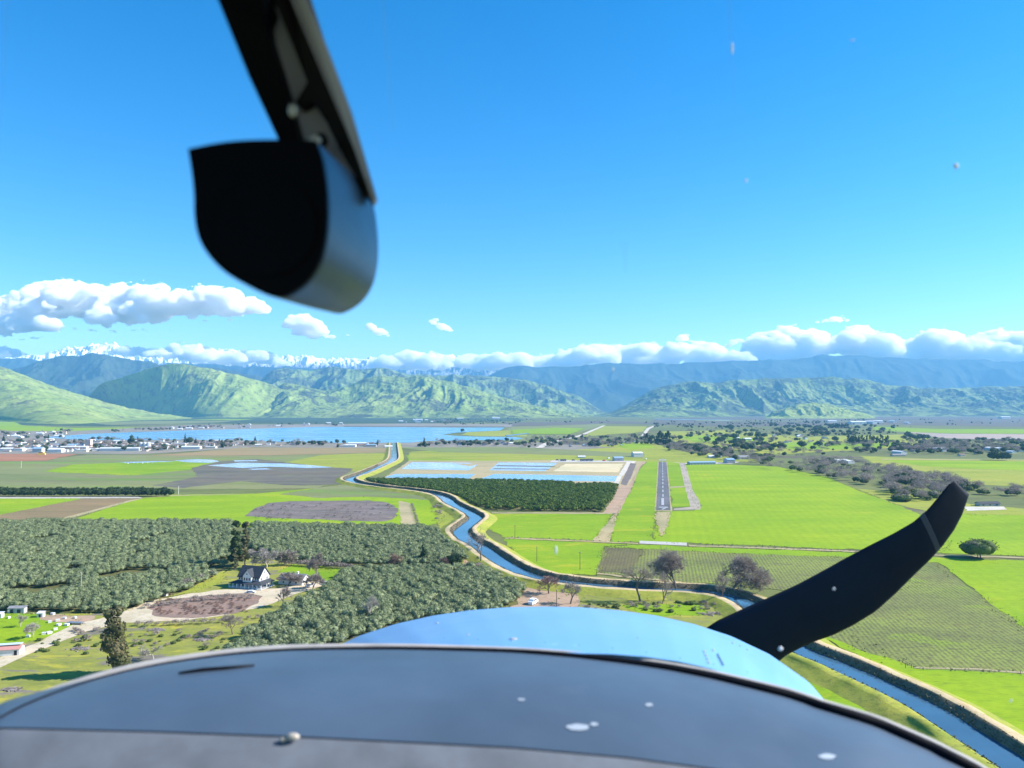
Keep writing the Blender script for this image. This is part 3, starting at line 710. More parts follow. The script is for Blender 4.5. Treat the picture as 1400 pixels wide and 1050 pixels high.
# ================================================================== clouds
M_cloud = bpy.data.materials.new('cloud_vapour'); M_cloud.use_nodes = True
nt = M_cloud.node_tree; nt.nodes.clear()
vs_ = nt.nodes.new('ShaderNodeVolumeScatter'); vs_.inputs['Color'].default_value = (1, 1, 1, 1); vs_.inputs['Density'].default_value = .012; vs_.inputs['Anisotropy'].default_value = .0
ou = nt.nodes.new('ShaderNodeOutputMaterial'); nt.links.new(vs_.outputs[0], ou.inputs['Volume'])
M_cloud.cycles.homogeneous_volume = True
def ico(sub):
    bm = bmesh.new(); bmesh.ops.create_icosphere(bm, subdivisions=sub, radius=1)
    v = np.array([x.co[:] for x in bm.verts]); f = np.array([[q.index for q in x.verts] for x in bm.faces]); bm.free(); return v, f
IV, IF = ico(3); IV2, IF2 = ico(2); IV3, IF3 = ico(3)
def cloud(label, top, bot, D, n, seed, rmax=20, group=None, dd=900, hi=1):
    """top, bot: outline in photo pixels of the upper and lower edge; D: distance"""
    rs = np.random.RandomState(seed)
    tx = [p[0] for p in top]; ty = [p[1] for p in top]; bx = [p[0] for p in bot]; by = [p[1] for p in bot]
    sc_ = D / FPX
    V, F = [], []; nb = 0; c0 = at((tx[0] + tx[-1]) / 2, (np.mean(ty) + np.mean(by)) / 2, D)
    iv, if_ = (IV, IF) if hi else (IV3, IF3)
    for k in range(n):
        x = tx[0] + (tx[-1] - tx[0]) * (k + rs.rand()) / n
        t, b = np.interp(x, tx, ty), np.interp(x, bx, by)
        h = b - t
        if h < 1.2: continue
        mode = rs.rand()
        r = min(h * .5, rmax) * (.55 + .45 * rs.rand()) if mode < .55 else min(h * .5, rmax) * (.2 + .3 * rs.rand())
        y = t + r + (rs.rand() ** 1.5) * max(0, h - 2 * r)
        dy = (rs.rand() - .5) * dd * (1 if r > rmax * .4 else .6)
        c = at(x, y, D + dy)
        s = np.array([1.15 + .5 * rs.rand(), 1.3, .85 + .2 * rs.rand()])
        R_ = r * sc_
        p = iv * s
        q = iv * 1.0
        w = rs.rand(3) * 100
        d = (fbm3(p * 1.5 + w, 3, .55) - .5) * .9 + (np.abs(fbm3(p * 4.5 + w, 3, .6) - .5)) * -.55 + .06
        P = p * (1 + d)[:, None] * R_
        P[:, 2] = np.where(P[:, 2] < 0, P[:, 2] * .6, P[:, 2])
        V.append(P + np.array(c) - np.array(c0)); F.append(if_ + nb); nb += len(iv)
    for k in range(n // 2 if n > 20 else 0):
        x = tx[0] + (tx[-1] - tx[0]) * rs.rand(); t, b = np.interp(x, tx, ty), np.interp(x, bx, by); r = .9 + 2.4 * rs.rand() ** 2
        y = t + .9 + 1.0 * rs.randn() if rs.rand() < .6 else b - .6 + rs.randn() * .9
        c = at(x, y, D + (rs.rand() - .5) * dd * .6); V.append(IV2 * np.array([1.7 + rs.rand(), 1, .7]) * r * sc_ + np.array(c) - np.array(c0)); F.append(IF2 + nb); nb += len(IV2)
    me0 = mesh_np('cloud', np.concatenate(V), np.concatenate(F), M_cloud)
    tmp = link('tmp', me0); md = tmp.modifiers.new('r', 'REMESH'); md.mode = 'VOXEL'; md.voxel_size = max(18., rmax * sc_ / 13)
    dg = bpy.context.evaluated_depsgraph_get(); me = bpy.data.meshes.new_from_object(tmp.evaluated_get(dg)); bpy.data.objects.remove(tmp); me.name = 'cloud'
    co = np.empty(len(me.vertices) * 3, np.float32); me.vertices.foreach_get('co', co); co = co.reshape(-1, 3)
    nr = np.empty(len(me.vertices) * 3, np.float32); me.vertices.foreach_get('normal', nr); nr = nr.reshape(-1, 3)
    L_ = rmax * sc_ * .38; e = (fbm3(co / L_ + seed, 3, .6) - .5) * .8 + (np.abs(fbm3(co / L_ * 2.4 + 5, 4, .65) - .5)) * 1.1 - .2
    co = co + nr * (e * L_)[:, None]; me.vertices.foreach_set('co', co.ravel()); me.materials.clear(); me.materials.append(M_cloud); me.update()
    o = link('cloud', me, loc=c0); tag(o, label, 'cloud', group)
    return o
cloud('long grey-bottomed cumulus cloud floating above the dark blue mountain', [(-60, 408), (0, 402), (25, 394), (55, 384), (85, 380), (115, 384), (135, 388), (185, 383), (225, 385), (245, 396), (262, 390), (282, 388), (305, 394), (322, 410), (333, 432)],
      [(-60, 445), (0, 447), (60, 447), (140, 453), (230, 451), (260, 441), (320, 438), (333, 433)], 21500, 150, 1, 21, dd=2600)
cloud('small white cumulus puff at the right end of the long grey-bottomed cloud', [(326, 422), (336, 404), (345, 402), (355, 412), (363, 425)], [(326, 425), (340, 438), (363, 434)], 21000, 14, 2, 12)
cloud('low white cloud bank at the left edge under the long grey-bottomed cloud', [(-60, 440), (0, 432), (20, 426), (50, 427), (70, 434), (88, 448)], [(-60, 472), (0, 466), (40, 464), (88, 455)], 20500, 40, 3, 16)
cloud('thin white cloud layer beside the left shoulder of the dark blue mountain', [(-60, 468), (0, 470), (25, 478), (38, 487)], [(-60, 494), (0, 496), (20, 492), (38, 489)], 20500, 26, 4, 13)
cloud('white cumulus puff with tapering top just under the black compass housing', [(396, 432), (400, 428), (418, 428), (432, 436), (440, 448), (455, 458)], [(396, 440), (405, 464), (430, 469), (455, 466)], 21000, 26, 5, 14)
cloud('tiny white cloud wisp below and left of two small puffs', [(473, 457), (480, 454), (486, 459)], [(473, 460), (480, 462), (486, 461)], 21000, 6, 6, 4)
cloud('small ragged white cloud puff right of the compass housing tip', [(499, 441), (506, 440), (514, 447), (524, 448), (532, 459)], [(499, 444), (508, 455), (520, 463), (532, 462)], 21000, 16, 7, 7)
cloud('small lone white cloud puff slanting down in open sky', [(587, 437), (596, 434), (606, 441), (618, 451)], [(587, 441), (595, 450), (606, 458), (618, 454)], 21000, 16, 8, 8)
cloud('low white cumulus bank lying over the snowy peaks behind the left hills', [(140, 484), (165, 472), (195, 474), (220, 476), (232, 469), (250, 467), (270, 469), (285, 471), (300, 478), (330, 480), (345, 472), (360, 480), (380, 488), (400, 497)],
      [(140, 490), (200, 493), (230, 499), (300, 504), (340, 505), (400, 503)], 20500, 90, 9, 14, dd=1800)
cloud('long flat white cloud bank on the mid skyline right of the snow peaks', [(505, 494), (535, 482), (560, 479), (600, 482), (625, 490), (640, 482), (680, 483), (715, 482), (745, 484), (765, 484), (790, 474), (815, 469), (850, 471), (880, 466), (905, 470), (920, 466), (925, 455), (934, 453), (943, 465), (960, 464), (975, 470), (985, 478), (1040, 479), (1060, 486)],
      [(505, 509), (545, 512), (570, 514), (620, 510), (690, 514), (740, 517), (790, 513), (820, 508), (880, 512), (950, 513), (965, 505), (1000, 506), (1060, 508)], 20300, 260, 10, 17, dd=2200)
cloud('small white cloud tuft rising from the long flat cloud bank', [(990, 474), (1000, 465), (1010, 457), (1018, 468), (1022, 476)], [(990, 476), (1005, 479), (1022, 478)], 20800, 10, 11, 8)
cloud('white cumulus tower leaning right beside the gap in the right cloud bank', [(1025, 462), (1050, 454), (1062, 448), (1085, 444), (1105, 444), (1118, 448), (1110, 462), (1112, 480)], [(1025, 487), (1060, 503), (1085, 507), (1112, 501)], 20300, 60, 12, 20, dd=1500)
cloud('small round white cloud floating alone above the right cloud bank', [(1115, 438), (1125, 436), (1140, 432), (1150, 430), (1160, 436), (1166, 442)], [(1115, 443), (1140, 443), (1155, 446), (1166, 443)], 21000, 14, 13, 7)
cloud('large peaked cumulus bank spreading over the right end of the skyline', [(1125, 474), (1150, 458), (1168, 445), (1180, 442), (1190, 450), (1210, 456), (1230, 464), (1262, 463), (1272, 450), (1290, 446), (1300, 454), (1310, 460), (1340, 458), (1360, 448), (1380, 446), (1400, 452), (1430, 444), (1480, 450)],
      [(1125, 487), (1160, 495), (1200, 502), (1260, 504), (1300, 505), (1350, 506), (1420, 507), (1480, 507)], 20300, 190, 14, 20, dd=2200)

# ================================================================== trees
def leaf_mat(name, a, b, c=None, rough=.75, trans=.25, patch=7.0):
    m = bpy.data.materials.new(name); m.use_nodes = True; nt = m.node_tree; bs = nt.nodes['Principled BSDF']
    g = N(nt, 'ShaderNodeNewGeometry'); oi = N(nt, 'ShaderNodeObjectInfo')
    col = ramp(nt, g.outputs['Random Per Island'], [(0, a), (.6, b), (1, c or b)])
    n = noise(nt, coords(nt), 1 / patch, 3)
    col = mix(nt, .55, col, ramp(nt, n, [(.3, bw(.62)), (.7, bw(1))]), 'MULTIPLY')
    col = mix(nt, .6, col, ramp(nt, oi.outputs['Random'], [(0, bw(.75)), (1, bw(1))]), 'MULTIPLY')
    nt.links.new(col, bs.inputs['Base Color']); bs.inputs['Roughness'].default_value = rough; bs.inputs['Specular IOR Level'].default_value = .15
    if trans:
        t = N(nt, 'ShaderNodeBsdfTranslucent'); nt.links.new(col, t.inputs[0]); mx = N(nt, 'ShaderNodeMixShader'); mx.inputs[0].default_value = trans
        nt.links.new(bs.outputs[0], mx.inputs[1]); nt.links.new(t.outputs[0], mx.inputs[2]); nt.links.new(mx.outputs[0], nt.nodes['Material Output'].inputs['Surface'])
    return m
L_olive = leaf_mat('olive_leaves', (.20, .245, .115), (.255, .305, .15), (.31, .35, .195), patch=9)
L_citrus = leaf_mat('citrus_leaves', (.05, .10, .018), (.08, .15, .025), (.20, .24, .04), patch=10)
L_dark = leaf_mat('dark_evergreen_leaves', (.035, .065, .025), (.055, .09, .03), (.08, .11, .04))
L_mid = leaf_mat('mid_green_leaves', (.09, .13, .035), (.13, .18, .05), (.18, .22, .07))
L_euc = leaf_mat('eucalyptus_leaves', (.10, .11, .045), (.16, .16, .07), (.26, .21, .12))
L_bare = leaf_mat('mauve_grey_twigs', (.27, .22, .185), (.36, .30, .26), (.44, .38, .33), trans=.2)
L_bpale = leaf_mat('pale_grey_twigs', (.36, .32, .28), (.45, .41, .36), (.50, .45, .4), trans=.1)
L_pink = leaf_mat('reddish_brown_twigs', (.25, .15, .11), (.32, .20, .16), (.36, .25, .2), trans=.1)
M_bark = simple('grey_brown_bark', (.14, .115, .095), .9, var=.3, vs=2)
M_palebark = simple('pale_grey_bark', (.42, .37, .31), .9, var=.25, vs=2)

def tri_leaves(rs, P, Nrm, size, jitter=.9, aspect=1.0):
    """two-triangle leaf clumps at P facing roughly Nrm"""
    n = len(P)
    d = Nrm + rs.randn(n, 3) * jitter; d /= np.linalg.norm(d, axis=1, keepdims=True) + 1e-9
    a = np.cross(d, rs.randn(n, 3)); a /= np.linalg.norm(a, axis=1, keepdims=True) + 1e-9
    b = np.cross(d, a)
    s = size * (.6 + .8 * rs.rand(n, 1))
    v = np.stack([P - a * s * aspect - b * s * .5, P + a * s * aspect - b * s * .4, P + a * s * .8 * aspect + b * s * .5, P - a * s * .7 * aspect + b * s * .6], 1).reshape(-1, 3)
    i = np.arange(n) * 4
    f = np.concatenate([np.stack([i, i + 1, i + 2], 1), np.stack([i, i + 2, i + 3], 1)])
    return v, f
IV1, IF1 = ico(1)
def crown(seed, w, h, z0, nleaf, ls, lumps=6, core=True, shape='round', lo=False):
    rs = np.random.RandomState(seed)
    C = []; Rr = []
    for k in range(lumps):
        a = 2 * math.pi * (k + rs.rand() * .8) / max(1, lumps - 1); 
        if shape == 'cone':
            t = k / max(1, lumps - 1); rr = w * .5 * (1 - t) * .9 + .3; C.append((rs.randn() * .1 * w, rs.randn() * .1 * w, z0 + h * (t * .82 + .1))); Rr.append((rr, rr, h / lumps * 1.0))
        elif shape == 'tall':
            t = rs.rand() if k > 3 else k / 4; rr = w * (.13 + .17 * rs.rand()) * (1.2 - .55 * t)
            q_ = w * (.12 + .2 * rs.rand()) * (1.1 - .6 * t); C.append((math.cos(a) * q_, math.sin(a) * q_, z0 + h * (.08 + .84 * t))); Rr.append((rr, rr, rr * 1.1))
        else:
            q = .0 if k == 0 else w * .26; rr = w * (.30 + .1 * rs.rand()) if k else w * .36
            C.append((math.cos(a) * q, math.sin(a) * q, z0 + h * (.42 + .2 * rs.rand()) + (.06 * h if k == 0 else 0))); Rr.append((rr, rr, h * (.34 + .08 * rs.rand())))
    C = np.array(C); Rr = np.array(Rr)
    V, F = [], []; nb = 0
    if core:
        for c, r in zip(C, Rr):
            iv, if_ = (IV1, IF1) if lo else (IV2, IF2)
            v = iv * (1 + (fbm3(iv * 2.2 + rs.rand(3) * 50, 2) - .5)[:, None] * .6) * r * .82 + c
            V.append(v); F.append(if_ + nb); nb += len(v)
    k = rs.choice(len(C), nleaf, p=(Rr[:, 0] ** 2) / (Rr[:, 0] ** 2).sum())
    u = rs.randn(nleaf, 3); u[:, 2] = np.abs(u[:, 2]) * 1.0 - .35 * rs.rand(nleaf); u /= np.linalg.norm(u, axis=1, keepdims=True)
    P = C[k] + u * Rr[k] * (.80 + .35 * rs.rand(nleaf, 1) if core else .35 + .75 * rs.rand(nleaf, 1) ** .6)
    keep = P[:, 2] > z0 * .5
    v, f = tri_leaves(rs, P[keep], u[keep], ls)
    V.append(v); F.append(f + nb)
    return np.concatenate(V), np.concatenate(F)
def branches(seed, h, w, levels=4, r0=.35, thin=.035, first=.28, nch=(3, 4), spread=.75, droop=0.0):
    """a bare tree: trunk and limbs as one solid, twigs as thin blades; returns (trunk verts, faces), (twig verts, faces)"""
    rs = np.random.RandomState(seed); T = MB(); tv, tf = [], []
    def grow(p, d, L, r, lev):
        pts = [p]; q = Vector(p); dd = Vector(d)
        for k in range(3):
            dd = (dd + Vector(rs.randn(3) * .14) + Vector((0, 0, .04 - droop * (lev > 1)))).normalized(); q = q + dd * L / 3; pts.append(q.copy())
        if lev <= 2: T.tube(pts, [r, r * .88, r * .76, r * .62], 5 if lev < 2 else 4, caps=False)
        else:
            for a, b in zip(pts[:-1], pts[1:]):
                s = Vector(rs.randn(3)).cross(b - a).normalized() * max(r, thin); i = len(tv)
                tv.extend([tuple(a - s), tuple(a + s), tuple(b + s * .7), tuple(b - s * .7)]); tf.append((i, i + 1, i + 2)); tf.append((i, i + 2, i + 3))
        if lev >= levels: return
        nc = rs.randint(nch[0], nch[1] + 1) + (1 if lev >= 2 else 0)
        for k in range(nc):
            t = 1.0 if k == 0 else .45 + .55 * rs.rand()
            base = pts[-1] if t > .95 else pts[1].lerp(pts[3], (t - .33) / .67)
            ax = Vector(rs.randn(3)).normalized(); nd = (dd + ax * spread * (.7 + .6 * rs.rand())).normalized(); nd.z = nd.z * .8 + (.12 if lev < 2 else 0); nd.normalize()
            grow(base, nd, L * (.62 + .22 * rs.rand()), r * .58, lev + 1)
    grow(Vector((0, 0, -.2)), Vector((rs.randn() * .05, rs.randn() * .05, 1)), h * first, r0, 0)
    V = np.array(tv); 
    allv = np.array(T.v + tv)
    mx = allv[:, 2].max(); ww = max(np.ptp(allv[:, 0]), np.ptp(allv[:, 1]))
    S = np.array([w / ww, w / ww, h / mx])
    return (np.array(T.v) * S, T.f), (V * S, np.array(tf))

TPL = {}
def tpl(kind, variants, fn):
    TPL[kind] = [fn(i) for i in range(variants)]
def mk_crown(name, mat, smooth_core=True, **kw):
    def f(i):
        v, fc = crown(seed=i * 7 + len(name), **kw)
        return mesh_np(name, v, fc, mat, smooth=False), (v, fc)
    return f
tpl('olive', 5, mk_crown('crown', L_olive, w=5.0, h=4.2, z0=.4, nleaf=300, ls=.23, lumps=5, lo=True))
tpl('citrus', 4, mk_crown('citrus_tree', L_citrus, w=5.6, h=5.0, z0=.1, nleaf=200, ls=.38, lumps=5, lo=True))
tpl('dark', 4, mk_crown('dark_tree', L_dark, w=11, h=11, z0=1, nleaf=220, ls=.9))
tpl('mid', 4, mk_crown('green_tree', L_mid, w=9, h=7.5, z0=.6, nleaf=220, ls=.75))
tpl('bare', 5, mk_crown('leafless_tree', [L_bare], w=12, h=12, z0=1.5, nleaf=420, ls=.36, core=False, lumps=7))
tpl('pale', 3, mk_crown('leafless_tree', [L_bpale], w=12, h=12, z0=1.5, nleaf=650, ls=.36, core=False, lumps=7))
tpl('tall', 3, mk_crown('tall_tree', L_dark, w=8, h=17, z0=1, nleaf=300, ls=.8, shape='tall', lumps=10))
tpl('cone', 2, mk_crown('conifer', L_dark, w=6, h=14, z0=.6, nleaf=260, ls=.6, shape='cone', lumps=8))
tpl('shrub', 4, mk_crown('shrub', L_mid, w=4, h=2.6, z0=.0, nleaf=120, ls=.32, lumps=5))
tpl('twiggy', 4, mk_crown('leafless_shrub', L_bare, w=4, h=2.8, z0=.1, nleaf=240, ls=.20, core=False, lumps=5))
tpl('pinky', 2, mk_crown('leafless_shrub', L_pink, w=4, h=3, z0=.1, nleaf=260, ls=.20, core=False, lumps=5))

def inpoly(x, y, P):
    c = False; j = len(P) - 1
    for i in range(len(P)):
        if (P[i][1] > y) != (P[j][1] > y) and x < (P[j][0] - P[i][0]) * (y - P[i][1]) / (P[j][1] - P[i][1]) + P[i][0]: c = not c
        j = i
    return c
def pxof(p):
    v = Vector(p) - Vector((0, 0, CAM_Z)); yc = -v.y * sP + v.z * cP; f = v.y * cP + v.z * sP
    return 700 + v.x / f * FPX, 525 - yc / f * FPX
RIM = [(-100, 1005), (0, 972), (100, 930), (200, 903), (300, 887), (400, 878), (440, 876), (560, 840), (700, 824), (850, 828), (950, 846), (1030, 874), (1080, 906), (1125, 945), (1200, 978), (1300, 1020), (1450, 1100)]
def hidden(p, h=4):
    x, y = pxof((p[0], p[1], h))
    return y > np.interp(x, [r[0] for r in RIM], [r[1] for r in RIM]) or x < -25 or x > 1425
def orchard(poly, dx, dy, jit, miss, seed, gap=.06):
    rs = np.random.RandomState(seed); g = [G(x, y) for x, y in poly]; gp = [(p.x, p.y) for p in g]
    out = []
    for j, yy in enumerate(np.arange(min(p[1] for p in gp), max(p[1] for p in gp), dy)):
        for xx in np.arange(min(p[0] for p in gp), max(p[0] for p in gp), dx):
            x = xx + (j % 2) * dx * .5 + rs.randn() * jit; y = yy + rs.randn() * jit
            if rs.rand() < miss or vn2(np.array([x / 16.]), np.array([y / 16.]))[0] < gap: continue
            if inpoly(x, y, gp) and not hidden((x, y)) and path_dist(Vector((x, y, 0))) > 17: out.append((x, y))
    return out
def mass(name, kind, spots, mat, label=None, cat=None, smin=.85, smax=1.15, seed=1):
    """all the trees beyond the nearest few hundred, as one stuff object"""
    rs = np.random.RandomState(seed); V, F = [], []; nb = 0
    for x, y in spots:
        v, f = TPL[kind][rs.randint(len(TPL[kind]))][1]
        a = rs.rand() * 6.28; s = smin + (smax - smin) * rs.rand(); c, n = math.cos(a), math.sin(a)
        q = np.stack([(v[:, 0] * c - v[:, 1] * n) * s + x, (v[:, 0] * n + v[:, 1] * c) * s + y, v[:, 2] * s], 1)
        V.append(q); F.append(f + nb); nb += len(q)
    o = link(name, mesh_np(name, np.concatenate(V), np.concatenate(F), mat)); tag(o, label, cat, kind='stuff'); return o

ol = [(p, 'w') for p in orchard(OLIVE_L, 4.7, 5.0, .5, .03, 1, .17)] + [(p, 'm') for p in orchard(OLIVE_M, 3.8, 5.9, .25, .01, 2)] + [(p, 'r') for p in orchard(OLIVE_R, 4.4, 4.9, .45, .015, 3, -1)]
ol.sort(key=lambda q: q[0][0] ** 2 + q[0][1] ** 2)
trunk_m = MB().tube([(0, 0, -.1), (.1, .05, .7), (.0, .1, 1.6)], [.28, .2, .16], 6).mesh('trunk', M_bark)
OL_LAB = {'w': 'grey-green olive tree in the orchard left of the white farmhouse', 'm': 'grey-green olive tree in the tight rows behind the white farmhouse', 'r': 'grey-green olive tree in the orchard between farmhouse and blue engine cowl'}
for k, ((x, y), z) in enumerate(ol[:300]):
    t = empty('olive_tree', (x, y, 0), rnd.random() * 6.28); s = .8 + .42 * rnd.random(); t.scale = (s, s, s * (.9 + .25 * rnd.random()))
    tag(t, OL_LAB[z], 'tree', {'w': 'olive trees left of the farmhouse', 'm': 'olive trees behind the farmhouse', 'r': 'olive trees in front of the cowl'}[z])
    link('crown', TPL['olive'][k % 5][0], t); link('trunk', trunk_m, t)
mass('olive_grove', 'olive', [q[0] for q in ol[300:]], L_olive, 'the rest of the grey-green olive orchard around the farmhouse', 'orchard', .78, 1.22)
ci = orchard(CITRUS, 6.8, 7.2, .5, .03, 5, .1); ci.sort(key=lambda q: q[0] ** 2 + q[1] ** 2)
for k, (x, y) in enumerate(ci[:300]):
    o = link('citrus_tree', TPL['citrus'][k % 4][0], loc=(x, y, 0)); o.rotation_euler[2] = rnd.random() * 6; s = .85 + .3 * rnd.random(); o.scale = (s, s, s)
    tag(o, 'dark green citrus tree in the near rows of the orchard beside the canal bend', 'tree', 'citrus trees beside the canal')
mass('citrus_grove', 'citrus', ci[300:], L_citrus, 'far rows of the dark green citrus orchard below the ponds', 'orchard')

FAR = {}
def scatter(poly, n, kinds, labels, group, smin, smax, seed, name=None, minpath=20, far=(), cluster=True):
    """kinds: list of (template, weight); labels: template -> label"""
    rs = np.random.RandomState(seed); xs_ = [p[0] for p in poly]; ys_ = [p[1] for p in poly]; k = 0; tries = 0; out = []
    W = np.array([w for _, w in kinds], float); W /= W.sum()
    while k < n and tries < n * 60:
        tries += 1
        x = min(xs_) + rs.rand() * (max(xs_) - min(xs_)); y = min(ys_) + rs.rand() * (max(ys_) - min(ys_))
        if out and cluster and rs.rand() < .6: x, y = out[-1][0] + rs.randn() * 5.0, out[-1][1] + rs.randn() * .45
        if not inpoly(x, y, poly): continue
        if not (out and cluster and rs.rand() < .5) and vn2(np.array([x / 14. + seed]), np.array([y / 4.]))[0] < .25: continue
        p = G(x, y)
        if path_dist(p) < minpath: continue
        kd = kinds[rs.choice(len(kinds), p=W)][0]
        if kd in far:
            FAR.setdefault(kd, []).append((p.x, p.y)); k += 1; out.append((x, y)); continue
        me = TPL[kd][rs.randint(len(TPL[kd]))][0]
        o = link(me.name.split('.')[0], me, loc=(p.x, p.y, -.1)); o.rotation_euler[2] = rs.rand() * 6.28
        s = smin + (smax - smin) * rs.rand(); o.scale = (s * (1 + .3 * rs.rand()), s * (1 + .3 * rs.rand()), s)
        tag(o, labels[kd], 'shrub' if 'shrub' in me.name else 'tree', {'dark': 'dark ', 'tall': 'tall ', 'cone': 'conifer ', 'mid': 'green ', 'bare': 'leafless ', 'pale': 'pale leafless '}.get(kd, '') + group)
        k += 1; out.append((x, y))
    return out
def labs(where):
    return {'dark': 'dark evergreen tree ' + where, 'tall': 'tall dark narrow tree ' + where, 'cone': 'dark pointed conifer ' + where, 'mid': 'mid-green bushy tree ' + where,
            'bare': 'leafless mauve-grey tree ' + where, 'pale': 'leafless pale grey tree ' + where, 'shrub': 'low green shrub ' + where, 'twiggy': 'low leafless grey shrub ' + where, 'pinky': 'reddish leafless shrub ' + where}
scatter([(0, 600), (60, 598), (180, 602), (330, 603), (540, 607), (536, 611), (470, 612), (350, 610.5), (255, 615.5), (190, 619), (0, 619)], 480, [('dark', 3), ('bare', 5), ('mid', 1.2), ('cone', .5)], labs('among the town houses south of the lake'), 'trees of the lakeside town', .7, 1.25, 11, far=('bare','dark','mid'))
scatter([(0, 590), (90, 589), (240, 586.5), (290, 581), (480, 579), (480, 582), (360, 585), (260, 587), (130, 592), (60, 596), (0, 600)], 247, [('dark', 2.4), ('bare', 5), ('mid', 1)], labs('on the far shore north-west of the lake'), 'trees on the far lake shore', .8, 1.5, 12, far=('bare','dark','mid'))
scatter([(540, 573), (720, 572), (760, 577), (700, 581), (600, 581), (540, 577)], 112, [('dark', 4), ('bare', 2), ('mid', 1)], labs('in the tree belt beyond the lake dam'), 'trees beyond the lake dam', 1., 1.9, 13, far=('bare','dark','mid'))
scatter([(560, 606), (640, 604), (690, 603), (720, 600), (760, 602), (760, 608), (700, 609), (640, 611), (575, 612)], 126, [('dark', 4), ('bare', 4), ('mid', 1)], labs('around the houses by the lake inlet'), 'trees by the lake inlet', .7, 1.3, 14, far=('bare','dark'))
scatter([(716, 607), (745, 602), (800, 600), (880, 602), (905, 607), (880, 610), (830, 612), (760, 612), (716, 613)], 170, [('dark', 3), ('bare', 6), ('mid', 1)], labs('in the belt behind the treatment ponds'), 'trees behind the treatment ponds', .7, 1.4, 15, far=('bare','mid','dark'))
scatter([(870, 607), (930, 604), (960, 612), (1010, 620), (1060, 628), (1050, 634), (990, 621), (940, 620), (890, 612)], 144, [('dark', 2), ('bare', 6), ('mid', 1)], labs('in the thicket beyond the far runway end'), 'trees beyond the far runway end', .7, 1.3, 16, far=('bare',))
scatter([(925, 589), (1000, 585), (1060, 582), (1190, 580), (1250, 590), (1290, 601), (1170, 606), (1100, 618), (1060, 624), (1000, 615), (930, 604)], 404, [('dark', 4), ('bare', 4), ('mid', 2)], labs('dotted over the green farmland east of the airfield'), 'trees dotted over the eastern farmland', .7, 1.5, 17, far=('bare', 'mid'))
scatter([(1180, 607), (1240, 604), (1300, 602), (1400, 602), (1420, 622), (1300, 622), (1210, 620), (1170, 616)], 326, [('dark', 4), ('bare', 5), ('mid', 1.5)], labs('around the eastern farmsteads at the right edge'), 'trees around the eastern farmsteads', .8, 1.5, 18, far=('bare', 'dark'))
scatter([(900, 578), (1060, 575), (1200, 578), (1260, 586), (1190, 582), (1050, 583), (930, 586)], 180, [('dark', 5), ('bare', 3)], labs('in the last belt before the right-hand hills'), 'trees in the last belt before the hills', 1., 2., 19, far=('bare','dark'))
scatter([(1010, 630), (1060, 636), (1130, 629), (1200, 636), (1260, 648), (1300, 655), (1320, 668), (1300, 682), (1250, 686), (1170, 664), (1100, 647), (1040, 640)], 285, [('bare', 8), ('mid', 2.2), ('dark', .5)], labs('in the riverside thicket beyond the wheat field'), 'trees of the riverside thicket', .6, 1.1, 20, cluster=False)
scatter([(1320, 666), (1420, 672), (1420, 684), (1330, 678)], 30, [('bare', 5), ('mid', 3)], labs('in the thin line behind the propeller tip'), 'trees behind the propeller tip', .5, .9, 21)
scatter([(1090, 650), (1170, 668), (1200, 678), (1240, 684), (1250, 691), (1180, 672), (1100, 652)], 36, [('shrub', 5), ('twiggy', 2)], labs('on the near edge of the riverside thicket'), 'shrubs below the riverside thicket', 1.2, 2.6, 22)
A_ = ('bare', 'dark', 'mid')
for pl, n_, sd_, ks in (([(840, 579), (1060, 573), (1400, 574), (1400, 580), (1190, 583), (1050, 585), (900, 586)], 260, 61, [('dark', 4), ('bare', 4)]),
        ([(940, 605), (1060, 600), (1180, 606), (1290, 606), (1290, 616), (1170, 622), (1110, 626), (1060, 629), (1000, 620)], 330, 62, [('dark', 2), ('bare', 7), ('mid', 1)]),
        ([(1270, 604), (1400, 605), (1400, 619), (1330, 620), (1240, 618)], 280, 63, [('dark', 1), ('bare', 9), ('mid', .6)]),
        ([(925, 590), (1060, 585), (1200, 585), (1250, 592), (1150, 597), (1050, 597), (940, 600)], 240, 64, [('dark', 3), ('bare', 6), ('mid', 1)]),
        ([(720, 600), (880, 594), (925, 600), (925, 608), (880, 610), (720, 611)], 190, 65, [('dark', 3), ('bare', 7), ('mid', 1)]),
        ([(880, 610), (930, 608), (1010, 622), (1060, 630), (1040, 635), (940, 622)], 170, 66, [('dark', 1), ('bare', 8), ('mid', 1)]),
        ([(560, 574), (840, 574), (840, 580), (700, 582), (560, 579)], 170, 67, [('dark', 4), ('bare', 5)])):
    scatter(pl, n_, ks, labs('far off'), 'far belts', 1, 1, sd_, far=A_)
for kd, nm, mt, lb in (('bare', 'far_leafless_woods', L_bare, 'leafless trees of the far town and farm belts, too many to count'), ('dark', 'far_evergreen_woods', L_dark, 'small dark trees of the far town and farm belts'), ('mid', 'far_green_woods', L_mid, 'small green trees of the far town and farm belts')):
    mass(nm, kd, FAR[kd], mt, lb, 'woods', .5, 1.0)
